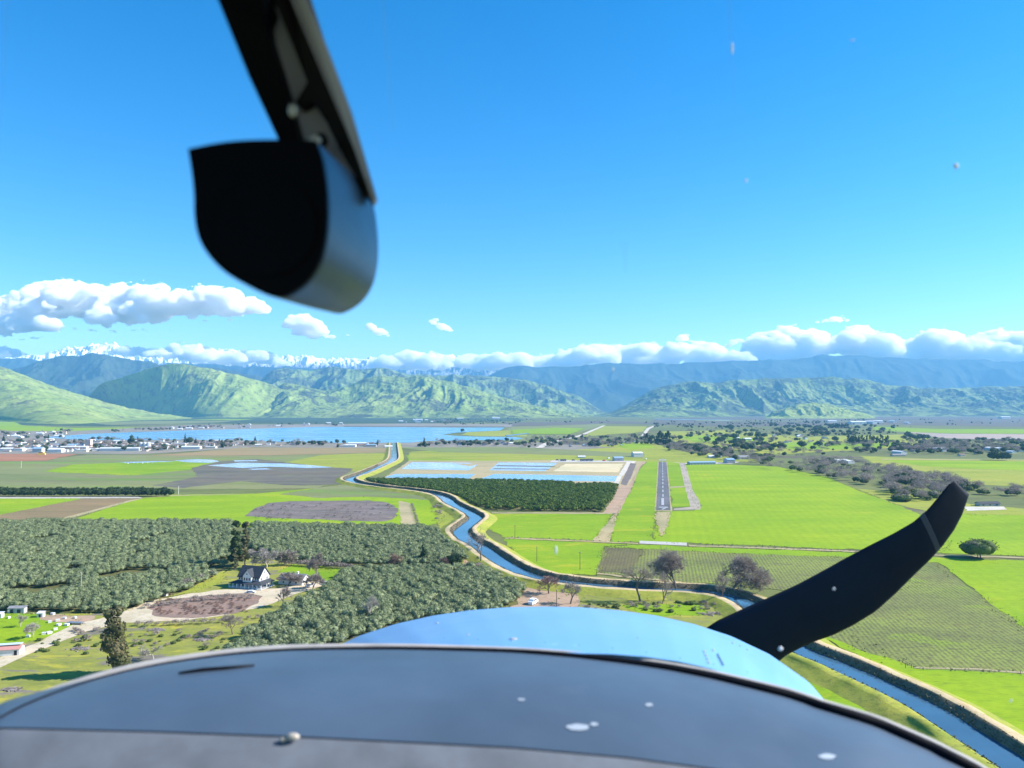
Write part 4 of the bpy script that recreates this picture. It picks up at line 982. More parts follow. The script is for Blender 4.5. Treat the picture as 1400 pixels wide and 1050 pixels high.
# rows of trees
def tree_row(kind, x0, y0, x1, y1, n, s, label, group, seed, jit=.4):
    rs = np.random.RandomState(seed)
    for k in range(n):
        t = (k + .5 + (rs.rand() - .5) * jit) / n; p = G(x0 + (x1 - x0) * t, y0 + (y1 - y0) * t)
        me = TPL[kind][rs.randint(len(TPL[kind]))][0]
        o = link('hedgerow_tree' if kind == 'dark' else me.name.split('.')[0], me, loc=(p.x + rs.randn() * .6, p.y + rs.randn() * .8, -.1)); o.rotation_euler[2] = rs.rand() * 6.28
        q = s * (.88 + .24 * rs.rand()); o.scale = (q, q, q); tag(o, label, 'tree', group)
tree_row('dark', -20, 678.8, 234, 678.5, 52, .62, 'dark green tree in the straight row edging the left wheat field', 'row of dark trees by the left wheat field', 31)
tree_row('dark', -20, 675, 226, 675, 48, .60, 'dark green tree in the second row behind the left wheat field edge', 'second row of dark trees by the left wheat field', 32)
tree_row('tall', 1158, 606.5, 1216, 606, 16, 1.35, 'tall dark cypress-like tree in the dense windbreak east of the airfield', 'tall windbreak trees', 33)
tree_row('tall', 1133, 585.5, 1160, 585.5, 10, 1.7, 'tall dark tree in the small far windbreak before the hills', 'far windbreak trees', 34)
tree_row('dark', 1355, 629, 1378, 629.5, 6, 1.25, 'round dark tree in the clump at the edge of the right pasture', 'dark clump by the right pasture', 35)
tree_row('tall', 896, 608, 916, 608, 7, 1.9, 'tall dark eucalyptus in the big round clump past the runway', 'big dark clump past the runway', 36)
tree_row('tall', 881, 607, 891, 607, 3, 1.5, 'tall thin tree left of the big round clump past the runway', 'thin trees beside the big dark clump', 37)
tree_row('bare', 1236, 617.5, 1290, 617, 12, 1.1, 'leafless tree of the small grey orchard block behind the right pasture', 'grey orchard block trees', 38)

# ---- single trees with trunk and crown
def placed_tree(name, px, py, hpx, wpx, label, mk, seed=0):
    p = G(px, py); d = p.y; h = hpx / FPX * d; w = wpx / FPX * d
    t = empty(name, p, seed * 1.3); tag(t, label, 'tree'); mk(t, h, w, seed); return t
def bare_big(t, h, w, seed, lv=6, mat=None, bk=None, thin=.05, nch=(3, 4), droop=.0, first=.28, spread=.75):
    (tv, tf), (wv_, wf_) = branches(seed, h, w, lv, r0=h * .024, thin=thin, nch=nch, droop=droop, first=first, spread=spread)
    me = bpy.data.meshes.new('trunk'); me.from_pydata([tuple(v) for v in tv], [], tf); me.materials.append(bk or M_bark)
    link('trunk', me, t); link('crown', mesh_np('crown', wv_, wf_, mat or L_bare), t)
def full(kindmat, shape, lumps, nleaf, ls, z0=.12, core=True, bark=None):
    def f(t, h, w, seed):
        v, fc = crown(seed + 50, w=w, h=h * (1 - z0), z0=h * z0, nleaf=nleaf, ls=ls, lumps=lumps, shape=shape, core=core)
        link('crown', mesh_np('crown', v, fc, kindmat), t)
        link('trunk', MB().tube([(0, 0, -.3), (.1, 0, h * .3), (0, .1, h * .75)], [h * .022, h * .016, h * .006], 7).mesh('trunk', bark or M_bark), t)
    return f
placed_tree('leafless_oak', 925, 806, 62, 66, 'large round leafless tree on the levee before the striped field', lambda t, h, w, s: bare_big(t, h, w, s, 6, nch=(3, 5), thin=.045), 3)
placed_tree('leafless_oak', 1000, 812, 56, 74, 'spreading leafless tree with drooping right side beside the canal near the propeller', lambda t, h, w, s: bare_big(t, h, w, s, 6, nch=(3, 5), thin=.045, droop=.06), 5)
placed_tree('leafless_tree', 988, 824, 48, 22, 'slim leafless tree hung with dark vines in front of the drooping leafless tree', lambda t, h, w, s: bare_big(t, h, w, s, 5, thin=.06), 8)
placed_tree('leafless_tree', 875, 822, 50, 46, 'thin see-through leafless tree on the near canal bank left of the round one', lambda t, h, w, s: bare_big(t, h, w, s, 5, thin=.04), 9)
placed_tree('leafless_tree', 908, 822, 44, 34, 'small dark leafless tree on the near canal bank under the large round one', lambda t, h, w, s: bare_big(t, h, w, s, 5, thin=.04), 10)
placed_tree('leafless_tree', 905, 826, 30, 22, 'short leafless sapling in the weeds below the canal bank trees', lambda t, h, w, s: bare_big(t, h, w, s, 4, thin=.04), 11)
placed_tree('leafless_tree', 657, 772, 52, 48, 'dark leaning leafless tree reaching over the blue canal water', lambda t, h, w, s: bare_big(t, h, w, s, 5, thin=.05, nch=(2, 4)), 14)
placed_tree('leafless_tree', 750, 812, 26, 40, 'low reddish leafless tree on the bare pink dirt by the cowl', lambda t, h, w, s: bare_big(t, h, w, s, 5, mat=L_pink, thin=.05), 15)
placed_tree('leafless_tree', 780, 826, 30, 36, 'grey-brown leafless tree where the pink dirt meets the cowl edge', lambda t, h, w, s: bare_big(t, h, w, s, 5, thin=.05), 16)
placed_tree('leafless_tree', 365, 776, 30, 44, 'pale round leafless tree right behind the dark farmhouse roof', lambda t, h, w, s: bare_big(t, h, w, s, 6, mat=L_bpale, bk=M_palebark, thin=.05), 17)
placed_tree('leafless_tree', 389, 772, 22, 30, 'mauve leafless tree behind the low garage of the farmhouse', lambda t, h, w, s: bare_big(t, h, w, s, 5, thin=.07), 18)
placed_tree('leafless_tree', 433, 790, 36, 28, 'dense mauve leafless tree beside the garage drive', lambda t, h, w, s: bare_big(t, h, w, s, 6, thin=.06), 19)
placed_tree('leafless_tree', 427, 806, 26, 40, 'wide dark leafless tree over the parked cars by the garage', lambda t, h, w, s: bare_big(t, h, w, s, 6, thin=.05), 20)
placed_tree('leafless_tree', 394, 802, 20, 40, 'low grey leafless tree in front of the garage wall', lambda t, h, w, s: bare_big(t, h, w, s, 6, thin=.05), 21)
placed_tree('leafless_tree', 388, 832, 30, 26, 'dark leafless tree at the bend of the farm drive', lambda t, h, w, s: bare_big(t, h, w, s, 5, thin=.05), 22)
placed_tree('leafless_tree', 505, 850, 36, 28, 'pale leafless tree standing in the olive rows near the cowl', lambda t, h, w, s: bare_big(t, h, w, s, 5, mat=L_bpale, bk=M_palebark, thin=.05), 23)
placed_tree('leafless_tree', 318, 868, 30, 34, 'thin grey leafless tree on the rough ground above the rim', lambda t, h, w, s: bare_big(t, h, w, s, 5, thin=.035), 24)
placed_tree('leafless_tree', 46, 872, 24, 24, 'pale leafless fruit tree behind the long low building', lambda t, h, w, s: bare_big(t, h, w, s, 5, mat=L_bpale, bk=M_palebark, thin=.04), 25)
placed_tree('leafless_tree', 28, 858, 20, 18, 'small pale leafless tree in the green yard by the orchard edge', lambda t, h, w, s: bare_big(t, h, w, s, 5, mat=L_bpale, bk=M_palebark, thin=.04), 26)
placed_tree('leafless_tree', 210, 902, 26, 34, 'whitish leafless bush on the slope right of the tall eucalyptus', lambda t, h, w, s: bare_big(t, h, w, s, 5, mat=L_bpale, bk=M_palebark, thin=.035), 27)
placed_tree('eucalyptus', 155, 924, 94, 40, 'tall ragged eucalyptus standing alone just above the dashboard rim', full(L_euc, 'tall', 20, 2600, .42), 30)
placed_tree('eucalyptus', 322, 777, 64, 22, 'tall dark eucalyptus left of the farmhouse, darkest of its clump', full(L_dark, 'tall', 16, 1500, .6), 31)
placed_tree('eucalyptus', 335, 774, 62, 20, 'tall brownish eucalyptus at the right of the clump left of the farmhouse', full(L_euc, 'tall', 16, 1500, .6), 32)
placed_tree('eucalyptus', 321, 780, 34, 9, 'slim yellowish tree in front of the eucalyptus clump', full(L_euc, 'tall', 10, 500, .5), 33)
placed_tree('conifer', 579, 771, 29, 15, 'single dark conifer between the two right olive blocks', full(L_dark, 'cone', 9, 700, .5, z0=.02), 34)
placed_tree('round_tree', 622, 773, 15, 20, 'round dark green tree at the right end of the rear olive block', full(L_dark, 'round', 6, 500, .5), 35)
placed_tree('round_tree', 1337, 763, 27, 38, 'round grey-green tree alone on the field line right of the propeller', full(L_mid, 'round', 9, 900, .5, z0=.05), 36)
placed_tree('leafless_tree', 1341, 764, 26, 34, 'leafless grey tree growing through the round tree right of the propeller', lambda t, h, w, s: bare_big(t, h, w, s, 5, thin=.06), 37)
placed_tree('conifer', 580, 611, 14, 5, 'pointed dark conifer on the lake shore beside the dam', full(L_dark, 'cone', 8, 200, 1.2, z0=.02), 38)
placed_tree('conifer', 253, 607, 15, 4, 'narrow dark conifer above the town roofs', full(L_dark, 'cone', 8, 200, 1.2, z0=.02), 39)
placed_tree('round_tree', 259, 608, 11, 8, 'broad dark tree beside the narrow conifer above the town roofs', full(L_dark, 'round', 6, 200, 1.2), 40)
placed_tree('round_tree', 179, 607, 13, 10, 'tall broad dark tree over the middle of the town', full(L_dark, 'tall', 8, 250, 1.2), 41)
placed_tree('round_tree', 632, 592, 6, 5, 'small dark tree at the tip of the lake peninsula', full(L_dark, 'round', 5, 150, 1.5), 42)
placed_tree('leafless_tree', 540, 775, 20, 26, 'reddish-grey leafless tree left of the dark conifer', lambda t, h, w, s: bare_big(t, h, w, s, 5, mat=L_pink, thin=.06), 43)
placed_tree('leafless_tree', 608, 775, 14, 18, 'small rusty leafless tree right of the dark conifer', lambda t, h, w, s: bare_big(t, h, w, s, 5, mat=L_pink, thin=.06), 44)
# shrubs by the farm drive, the ditch, along the canal
def spotrow(kind, pts, label, group, s0=.6, s1=1.1, seed=0, nm=None):
    rs = np.random.RandomState(seed + 400)
    for x, y in pts:
        p = G(x, y); me = TPL[kind][rs.randint(len(TPL[kind]))][0]
        o = link(nm or me.name.split('.')[0], me, loc=(p.x, p.y, 0)); s = s0 + (s1 - s0) * rs.rand(); o.scale = (s, s, s); o.rotation_euler[2] = rs.rand() * 6
        tag(o, label, 'shrub', group)
spotrow('twiggy', [(200 + 11 * k, 832 - 14 * math.sin(math.pi * min(1, k / 14.) * .55) + (k % 2)) for k in range(14)], 'leafless shrub of the line along the far side of the farm drive loop', 'shrubs on the far side of the drive loop', seed=1)
spotrow('twiggy', [(190 + 12.5 * k, 856 - .045 * k * k * 1.4 + (k % 2)) for k in range(15)], 'leafless shrub of the line along the near side of the farm drive loop', 'shrubs on the near side of the drive loop', seed=2)
spotrow('pinky', [(214 + 126 * rnd.random(), 821 + 20 * rnd.random()) for k in range(90)], 'low reddish vine bush in the oval plot inside the farm drive loop', 'vine bushes in the oval plot', .3, .5, seed=3, nm='vine_bush')
spotrow('twiggy', [(386 + 7 * k, 773 + .4 * k) for k in range(14)], 'leafless grey bush of the hedge behind the farmhouse garden', 'bushes of the garden hedge', 1., 1.6, seed=4)
spotrow('twiggy', [(225 + 8 * k, 816 - 3.4 * k) for k in range(9)], 'grey leafless bush along the olive orchard edge left of the farmhouse', 'bushes along the left orchard edge', .9, 1.7, seed=5)
rs = np.random.RandomState(77)
spotrow('shrub', [(40 + 280 * rs.rand(), 868 + 30 * rs.rand()) for k in range(40)], 'small green weed clump on the rough slope beside the dirt road', 'weed clumps on the rough slope', .25, .6, seed=6)
spotrow('twiggy', [(100 + 200 * rs.rand(), 862 + 24 * rs.rand()) for k in range(40)], 'grey brush clump on the rough slope beside the dirt road', 'brush clumps on the rough slope', .3, .8, seed=7)
spotrow('twiggy', [(800 + 180 * rs.rand(), 824 + 12 * rs.rand()) for k in range(30)], 'grey brush clump on the weedy ground just past the cowl', 'brush clumps past the cowl', .3, .8, seed=8)
spotrow('shrub', [(800 + 180 * rs.rand(), 824 + 14 * rs.rand()) for k in range(26)], 'green weed clump on the weedy ground just past the cowl', 'weed clumps past the cowl', .3, .7, seed=9)
spotrow('twiggy', [(700 + 600 * (k / 70.), np.interp(700 + 600 * (k / 70.), [700, 870, 1060, 1290], [735, 742, 749, 759]) + rs.rand()) for k in range(70) if not 868 < 700 + 600 * (k / 70.) < 942], 'low dry bush of the ditch line crossing the fields below the runway', 'bushes of the ditch line', .25, .5, seed=10, nm='ditch_bush')
spotrow('twiggy', [(338 + 200 * rs.rand(), 688 + 23 * rs.rand()) for k in range(90)], 'heap of grey cut brush in the littered plot above the olive trees', 'brush heaps in the littered plot', .35, .8, seed=11, nm='brush_heap')
spotrow('twiggy', [(563 + 10 * t_ / 22., 690 + t_ * 1.5) for t_ in range(22)], 'grey bush lining the ditch right of the littered plot', 'bushes lining the ditch', .5, .9, seed=12)
spotrow('twiggy', [(590 + 14 * rs.rand(), 690 + 22 * rs.rand()) for k in range(16)], 'leafless bush on the yellow bank left of the canal bend', 'bushes left of the canal bend', .6, 1.2, seed=13)
spotrow('twiggy', [(640 + 24 * rs.rand(), 772 + 8 * rs.rand()) for k in range(10)], 'leafless bush at the foot of the leaning canal tree', 'bushes under the leaning tree', .6, 1.1, seed=14)
# scrub on the canal's inner banks
M_scrub = leaf_mat('bank_scrub', (.06, .065, .035), (.10, .10, .05), (.16, .15, .07), patch=3)
P_, Nn = [], []
rs = np.random.RandomState(5)
for i in range(40, len(cen) - 1):
    c = cen[i]; t = tans(cen, i); n = Vector((t.y, -t.x, 0)); L = (cen[i + 1] - c).length
    for sd_ in (-1, 1):
        for k in range(int(L * 4.5)):
            o_ = 5.4 + 2.9 * rs.rand(); h_ = np.interp(o_, [5, 6.2, 8.0], [.4, 1.0, 2.7]); q = c + t * (rs.rand() * L) + n * sd_ * o_
            P_.append((q.x, q.y, h_ + .15 + .3 * rs.rand())); Nn.append((-n.x * sd_ * .6, -n.y * sd_ * .6, .7))
v, f = tri_leaves(rs, np.array(P_), np.array(Nn), .32)
o = link('bank_scrub_grass', mesh_np('bank_scrub_grass', v, f, M_scrub)); tag(o, 'rough dark scrub growing down both inner banks of the canal', 'scrub', kind='stuff')

# ragged dry grass along the field edges
M_margin = leaf_mat('field_margin_grass', (.19, .23, .045), (.27, .29, .07), (.36, .34, .13), patch=6, trans=.1)
P_, Nn = [], []; rs = np.random.RandomState(9)
for e_ in EDGES:
    for i in range(len(e_)):
        a, b = e_[i], e_[(i + 1) % len(e_)]; m_ = (a + b) / 2
        if m_.y > 1300 or hidden((m_.x, m_.y)) or m_.y < 150: continue
        L = (b - a).length; dens = .9 if m_.y < 700 else .5
        if vn2(np.array([m_.x / 25.]), np.array([m_.y / 25.]))[0] < .33: continue
        for k in range(int(L * dens) + 1):
            q = a.lerp(b, rs.rand()); P_.append((q.x + rs.randn() * 1.3, q.y + rs.randn() * 1.3, .25 + .2 * rs.rand())); Nn.append((0, 0, 1))
v, f = tri_leaves(rs, np.array(P_), np.array(Nn), .34)
o = link('margin_grass', mesh_np('margin_grass', v, f, M_margin)); tag(o, 'ragged dry grass along the edges of the fields', 'grass', kind='stuff')

# ================================================================== buildings and things on the ground
def paint(name, c, rough=.6, var=.08): return simple(name, c, rough, var=var, vs=1.2)
W_white = paint('white_house_paint', (.64, .63, .60)); W_cream = paint('cream_stucco', (.66, .58, .46)); W_grey = paint('grey_siding', (.42, .42, .42)); W_pinkish = paint('pinkish_stucco', (.62, .47, .40))
R_dark = paint('dark_grey_shingles', (.045, .05, .06), .8, .3); R_grey = paint('grey_shingles', (.22, .22, .23), .8, .25); R_brown = paint('brown_shingles', (.20, .14, .11), .8, .25); R_white = paint('white_metal_roof', (.64, .64, .64), .5); R_blue = paint('blue_grey_metal_roof', (.26, .38, .50), .4); R_pink = paint('faded_red_metal_roof', (.50, .24, .21), .5); R_teal = paint('pale_teal_metal_roof', (.50, .62, .62), .4)
G_glass = simple('dark_window_glass', (.02, .03, .04), .08, spec=.6, var=.1)
M_metal = simple('weathered_steel', (.35, .35, .36), .4, metal=.7, var=.2)
M_wood = simple('weathered_pole_wood', (.12, .09, .065), .9, var=.3, vs=4)
M_black = simple('black_rubber', (.02, .02, .022), .7)
M_trim = paint('white_trim', (.80, .80, .79))

def gable(w, d, h, rise, over=.4, th=.25):
    """gable roof, ridge along x, with thickness"""
    m = MB(); x = w / 2 + over; y = d / 2 + over; z0 = h - over * rise / (d / 2); zr = h + rise
    for s in (-1, 1):
        a = [(-x, s * y, z0), (x, s * y, z0), (x, 0, zr), (-x, 0, zr)]
        m.prism([Vector(p) for p in a], (0, 0, th))
    return m
def walls(w, d, h, rise=0):
    m = MB(); x, y = w / 2, d / 2
    if rise: m.prism([(-x, -y, 0), (-x, y, 0), (-x, y, h), (-x, 0, h + rise), (-x, -y, h)], (w, 0, 0))
    else: m.box(0, 0, h / 2, w, d, h)
    return m
HT = {}
def house_tpl(key, w, d, h, rise, wm, rm, flat=False):
    wa = walls(w, d, h, rise).mesh('house', wm)
    if flat:
        r = MB().box(0, 0, h + .15, w + .5, d + .5, .3).box(w * .2, d * .1, h + .8, 2.4, 2, 1.0).mesh('roof', rm)
    else: r = gable(w, d, h + .02, rise, .5).mesh('roof', rm)
    wi = MB()
    n = max(2, int(w / 4))
    for k in range(n):
        wi.box(-w / 2 + (k + .5) * w / n, -d / 2 - .03, min(h * .55, 1.7), 1.3, .12, 1.2)
    wi.box(w / 2 + .03, 0, min(h * .5, 1.5), .12, 1.4, 1.3)
    HT[key] = (wa, r, wi.mesh('windows', G_glass))
house_tpl('a', 15, 9, 3, 2.2, W_white, R_grey); house_tpl('b', 13, 9, 3, 2.0, W_cream, R_brown); house_tpl('c', 18, 10, 3.2, 2, W_white, R_white)
house_tpl('d', 14, 9, 3, 2.1, W_grey, R_dark); house_tpl('e', 16, 9, 3, 2.0, W_pinkish, R_grey); house_tpl('f', 12, 8, 5.6, 2.2, W_white, R_brown)
house_tpl('g', 38, 18, 6, 2, W_white, R_white); house_tpl('h', 30, 16, 6, 0, W_cream, R_white, True); house_tpl('i', 34, 16, 5.5, 2, W_grey, R_blue); house_tpl('j', 26, 14, 5, 0, W_pinkish, R_grey, True)
HL = {'a': 'small white house with grey roof ', 'b': 'small cream house with brown roof ', 'c': 'low white house with white roof ', 'd': 'small grey house with dark roof ', 'e': 'small pinkish house with grey roof ', 'f': 'two-storey white house with brown roof ',
      'g': 'long white warehouse with white gabled roof ', 'h': 'cream flat-roofed commercial block ', 'i': 'grey shed with blue metal roof ', 'j': 'pinkish flat-roofed commercial block '}
def put_house(key, x, y, rz, label, group=None, s=1.0, name='house'):
    p = G(x, y); wa, r, wi = HT[key]
    o = link(name, wa, loc=p); o.rotation_euler = (0, 0, rz); o.scale = s if isinstance(s, tuple) else (s, s, s)
    link('roof', r, o)
    if p.y < 1400: link('window', wi, o)
    tag(o, label, 'house' if key in 'abcdef' else 'building', group); return o
def houses(poly, n, keys, where, group, seed, s0=.8, s1=1.2):
    rs = np.random.RandomState(seed); X_ = [p[0] for p in poly]; Y_ = [p[1] for p in poly]; k = t_ = 0; got = []
    while k < n and t_ < n * 80:
        t_ += 1; x = min(X_) + rs.rand() * np.ptp(X_); y = min(Y_) + rs.rand() * np.ptp(Y_)
        if not inpoly(x, y, poly): continue
        if any(abs(x - a) < 3.5 and abs(y - b) < .9 for a, b in got): continue
        got.append((x, y)); key = keys[rs.randint(len(keys))]; s = s0 + (s1 - s0) * rs.rand()
        put_house(key, x, y, rs.choice([0, math.pi / 2]) + .19 + rs.randn() * .05, HL[key] + where, HL[key] + group, s); k += 1
houses([(0, 605), (60, 601), (130, 603), (250, 604), (330, 604), (440, 608), (535, 608.5), (530, 611), (440, 611), (350, 610), (255, 614), (190, 617), (0, 618)], 150, 'abcdeffb', 'among the trees of the lakeside town', 'of the town', 51)
houses([(0, 607), (120, 606), (250, 608), (255, 614), (190, 618), (0, 619)], 26, 'ghjh', 'in the middle of the lakeside town', 'in the town centre', 52, .5, .9)
houses([(0, 592), (60, 590), (100, 590), (90, 597), (0, 602)], 22, 'abcde', 'in the north-west quarter of the town', 'north-west quarter', 53, 1, 1.4)
houses([(230, 583), (470, 578), (470, 582), (300, 586), (230, 588)], 26, 'abcce', 'on the far shore of the lake', 'far lake shore', 54, 1, 1.6)
houses([(540, 573), (700, 572.5), (690, 578), (540, 578)], 10, 'acg', 'in the trees beyond the lake dam', 'beyond the dam', 55, 1.2, 2)
houses([(620, 606), (700, 605.5), (700, 609.5), (620, 610)], 18, 'abcd', 'in the row by the lake inlet', 'by the lake inlet', 56, .8, 1.1)
houses([(740, 608), (880, 604), (880, 610), (760, 611.5)], 18, 'acde', 'in the belt behind the treatment ponds', 'behind the ponds', 57, .6, 1.)
houses([(930, 592), (1060, 590), (1180, 600), (1060, 616), (960, 608)], 14, 'abcf', 'out on the green farmland east of the airfield', 'eastern farmland', 58, .8, 1.3)
houses([(1190, 612), (1300, 612), (1400, 618), (1400, 623), (1290, 625), (1200, 620)], 14, 'cgab', 'of the eastern farmsteads', 'eastern farmsteads', 59, .7, 1.1)
houses([(1100, 578), (1380, 572), (1380, 576), (1200, 583)], 7, 'cg', 'far off before the right-hand hills', 'before the hills', 60, 1.5, 2.6)
put_house('g', 18, 617, .15, 'long white building with dark open side at the left edge of the town front', s=(1.2, 1, 1))
put_house('i', 53, 618.5, .1, 'blue-green gabled shed beside the long white building at the left', s=(.55, 1, 1.5))
put_house('g', 77, 618.5, .1, 'white warehouse right of the blue-green gabled shed on the town edge', s=(.75, 1, 1.1))
put_house('i', 97, 611, .15, 'wide blue-roofed warehouse in the middle of the town', s=(1.7, 1.4, 1))
put_house('g', 100, 614, .1, 'long pale warehouse in front of the wide blue-roofed one', s=(1.7, 1, .9))
put_house('g', 165, 616.5, .1, 'very long white warehouse fronting the town behind dark hedges', s=(2.2, 1, 1))
put_house('j', 125, 606.5, .1, 'low salmon-coloured block beside the pink tower', s=(2, 1, 1.2))
put_house('g', 215, 614.5, .12, 'white warehouse right of the silo group', s=(1.3, 1, 1))
put_house('g', 262, 614, .12, 'white warehouse at the right end of the town front', s=(1.1, 1, .9))
put_house('h', 285, 613, .12, 'cream flat block where the town front meets the tan field', s=(1.2, 1, .7))
put_house('g', 490, 609, .05, 'long white hall near the canal mouth', s=(1.3, 1.3, 1))
put_house('g', 478, 611, .05, 'second long white hall, in front of the one near the canal mouth', s=(.8, 1.2, .8))
put_house('i', 508, 610.5, .05, 'blue-roofed shed right of the white halls near the canal mouth', s=(.7, 1, .8))
put_house('c', 531, 612, .3, 'white pump house on the left canal bank by the dam')
tw = MB().box(0, 0, 9, 13, 11, 18).box(0, 0, 18.3, 13.6, 11.6, .7)
for k in range(4): tw.box(0, 0, 3.2 + k * 4, 13.3, 11.3, .4)
p = G(121.5, 611); o = tw.build('tower_block', W_pinkish); o.location = p; tag(o, 'square pink tower block rising over the town roofs', 'building'); 
si = empty('grain_silo', G(198, 614.5)); tag(si, 'group of three white grain silos joined on the town front', 'silo')
for k in range(3):
    MB().tube([(k * 9 - 9, 0, 0), (k * 9 - 9, 0, 15)], 4.2, 16).tube([(k * 9 - 9, 0, 15), (k * 9 - 9, 0, 17)], [4.4, .4], 16).build('silo_tank', R_white, si)
ma = MB()
for a in range(3):
    w = a * 2.094; ma.tube([(math.cos(w) * 2.2, math.sin(w) * 2.2, 0), (math.cos(w) * .5, math.sin(w) * .5, 26)], .25, 4)
for k in range(9): ma.box(0, 0, 2.5 + k * 2.6, 3.2 - k * .3, .15, .15)
ma.tube([(0, 0, 25), (0, 0, 31)], .12, 4)
o = ma.build('lattice_mast', M_metal); o.location = G(56, 617); tag(o, 'thin steel lattice mast in front of the town on the left', 'mast')
def vehicle(name, x, y, rz, label, body, L=4.6, Wd=1.9, H=1.5, cat='car', group=None):
    t = empty(name, G(x, y) + Vector((0, 0, .1)), rz); tag(t, label, cat, group)
    m = MB().prism([(-L / 2, -Wd / 2, .35), (-L / 2, -Wd / 2, H * .62), (-L * .42, -Wd / 2, H * .68), (-L * .3, -Wd / 2, H), (L * .18, -Wd / 2, H), (L * .32, -Wd / 2, H * .68), (L * .48, -Wd / 2, H * .58), (L / 2, -Wd / 2, .35)], (0, Wd, 0))
    link('body', m.mesh('body', body), t)
    g = MB().prism([(-L * .36, -Wd / 2 - .02, H * .7), (-L * .28, -Wd / 2 - .02, H * .93), (L * .16, -Wd / 2 - .02, H * .93), (L * .26, -Wd / 2 - .02, H * .7)], (0, Wd + .04, 0))
    link('window', g.mesh('window', G_glass), t)
    for sx in (-1, 1):
        for sy in (-1, 1): link('wheel', MB().tube([(sx * L * .3, sy * Wd / 2 - .12, .34), (sx * L * .3, sy * Wd / 2 + .12, .34)], .34, 12).mesh('wheel', M_black), t)
    return t
vehicle('bulldozer_truck', 57, 622, .2, 'yellow earth-moving truck on the red ploughed field', paint('yellow_paint', (.65, .48, .12)), 14, 6, 6, 'truck')
C_white = paint('white_car_paint', (.78, .78, .78), .25); C_dark = paint('dark_car_paint', (.06, .07, .09), .25); C_red = paint('red_car_paint', (.4, .06, .05), .25)
# --- airfield
put_house('i', 959, 635, .19, 'long low blue-grey hangar beside the far end of the wheat field', s=(1.35, .8, .7), name='hangar')
put_house('i', 997, 633, .19, 'square pale blue hangar right of the long low hangar', s=(.42, 1, 1.1), name='hangar')
o = put_house('g', 871, 624.5, .19, 'white hangar with pale teal roof at the head of the pond road', s=(.5, .9, 1.2), name='hangar')
put_house('c', 977, 626, .2, 'low white building behind the hangars under the trees', s=(1.4, 1, 1), name='building')
put_house('a', 1016, 628, .2, 'white farm building with dark trees behind, right of the hangars', s=1.4, name='building')
put_house('d', 802, 630.5, .1, 'dark roofed open shed left on the pond yard', s=(1.6, .8, .8), name='shed')
put_house('d', 770, 630.5, .1, 'small dark shed at the left corner of the pond yard', s=(.7, .8, .7), name='shed')
put_house('i', 845, 630, .15, 'grey-green workshop at the right of the pond yard', s=(.5, .9, 1.0), name='workshop')
put_house('c', 795, 626, .1, 'white flat-roofed cabin at the back of the pond yard', s=.8, name='cabin')
put_house('g', 1148, 632, .3, 'long white-roofed barn in the middle of the riverside thicket', s=(.6, .8, .7), name='barn')
put_house('g', 1160, 633.5, .3, 'second white-roofed barn just right of the long one in the thicket', s=(.35, .8, .7), name='barn')
put_house('e', 1128, 632, .3, 'reddish-roofed low barn left of the white-roofed barns in the thicket', s=(1.5, 1, .8), name='barn')
put_house('e', 1228, 623.5, .2, 'long mauve-roofed farmhouse at the upper left of the right pasture', s=(1.8, 1, .9), name='farmhouse')
put_house('d', 1350, 691.5, .12, 'low grey farm shed with dark roof right of the propeller tip', s=(1.5, .8, .8), name='shed')
vehicle('white_trailer', 1341, 690, .1, 'white box trailer parked left of the low grey farm shed', C_white, 5, 2.2, 2.4, 'trailer')
sheet('path', [(1318, 693), (1372, 693), (1376, 697), (1322, 699)], M_gravel, 8, .4)
for k, (x, y, c, l) in enumerate([(762, 629.6, C_dark, 'dark car parked at the left end of the pond yard'), (784, 629.8, C_dark, 'dark van in front of the small shed on the pond yard'), (826, 630.3, C_red, 'red car parked in the middle of the pond yard'), (832, 627, C_white, 'white car at the back right of the pond yard'), (883, 628, C_white, 'white car by the pale hangar at the runway head')]):
    vehicle('parked_car', x, y, .3 * k, l, c, 6, 2.6, 2.2)

# --- the white farmhouse
fh = empty('farmhouse', G(347, 801.5), R(-17)); tag(fh, 'large white two-storey farmhouse with dark steep roof and porch all round', 'farmhouse')
Wd_, Dp = 13.0, 8.6
walls(Wd_, Dp, 6.0, 4.6).build('wall', W_white, fh)
rf = gable(Wd_, Dp, 6.05, 4.6, .55, .3).build('roof', R_dark, fh)
MB().prism([(-2.6, -5.9, 3.4), (2.6, -5.9, 3.4), (2.6, -5.9, 6.6), (0, -5.9, 9.6), (-2.6, -5.9, 6.6)], (0, 5.2, 0)).build('front_gable', W_white, fh)
m = MB()
for s in (-1, 1): m.prism([(0, -6.2, 9.75), (s * 3.1, -6.2, 6.15), (s * 3.1, -1.2, 6.15), (0, -1.2, 9.75)], (0, 0, .22))
m.build('gable_roof', R_dark, fh)
pr = MB(); e = 3.6; x, y = Wd_ / 2, Dp / 2
for q in ([(-x - e, -y - e, 2.75), (x + e, -y - e, 2.75), (x, -y - .02, 3.7), (-x, -y - .02, 3.7)], [(x + e, -y - e, 2.75), (x + e, y, 2.75), (x + .02, y, 3.7), (x + .02, -y, 3.7)], [(-x - e, y, 2.75), (-x - e, -y - e, 2.75), (-x - .02, -y, 3.7), (-x - .02, y, 3.7)]):
    pr.prism([Vector(p) for p in q], (0, 0, .2))
pr.build('porch_roof', R_dark, fh)
MB().box(0, -y - e / 2, .25, Wd_ + 2 * e, e, .5).box(x + e / 2, 0, .25, e, Dp, .5).box(-x - e / 2, 0, .25, e, Dp, .5).build('porch_floor', W_grey, fh)
for k in range(9): MB().box(-x - e + .3 + k * (Wd_ + 2 * e - .6) / 8, -y - e + .25, 1.6, .24, .24, 2.3).build('porch_post', M_trim, fh)
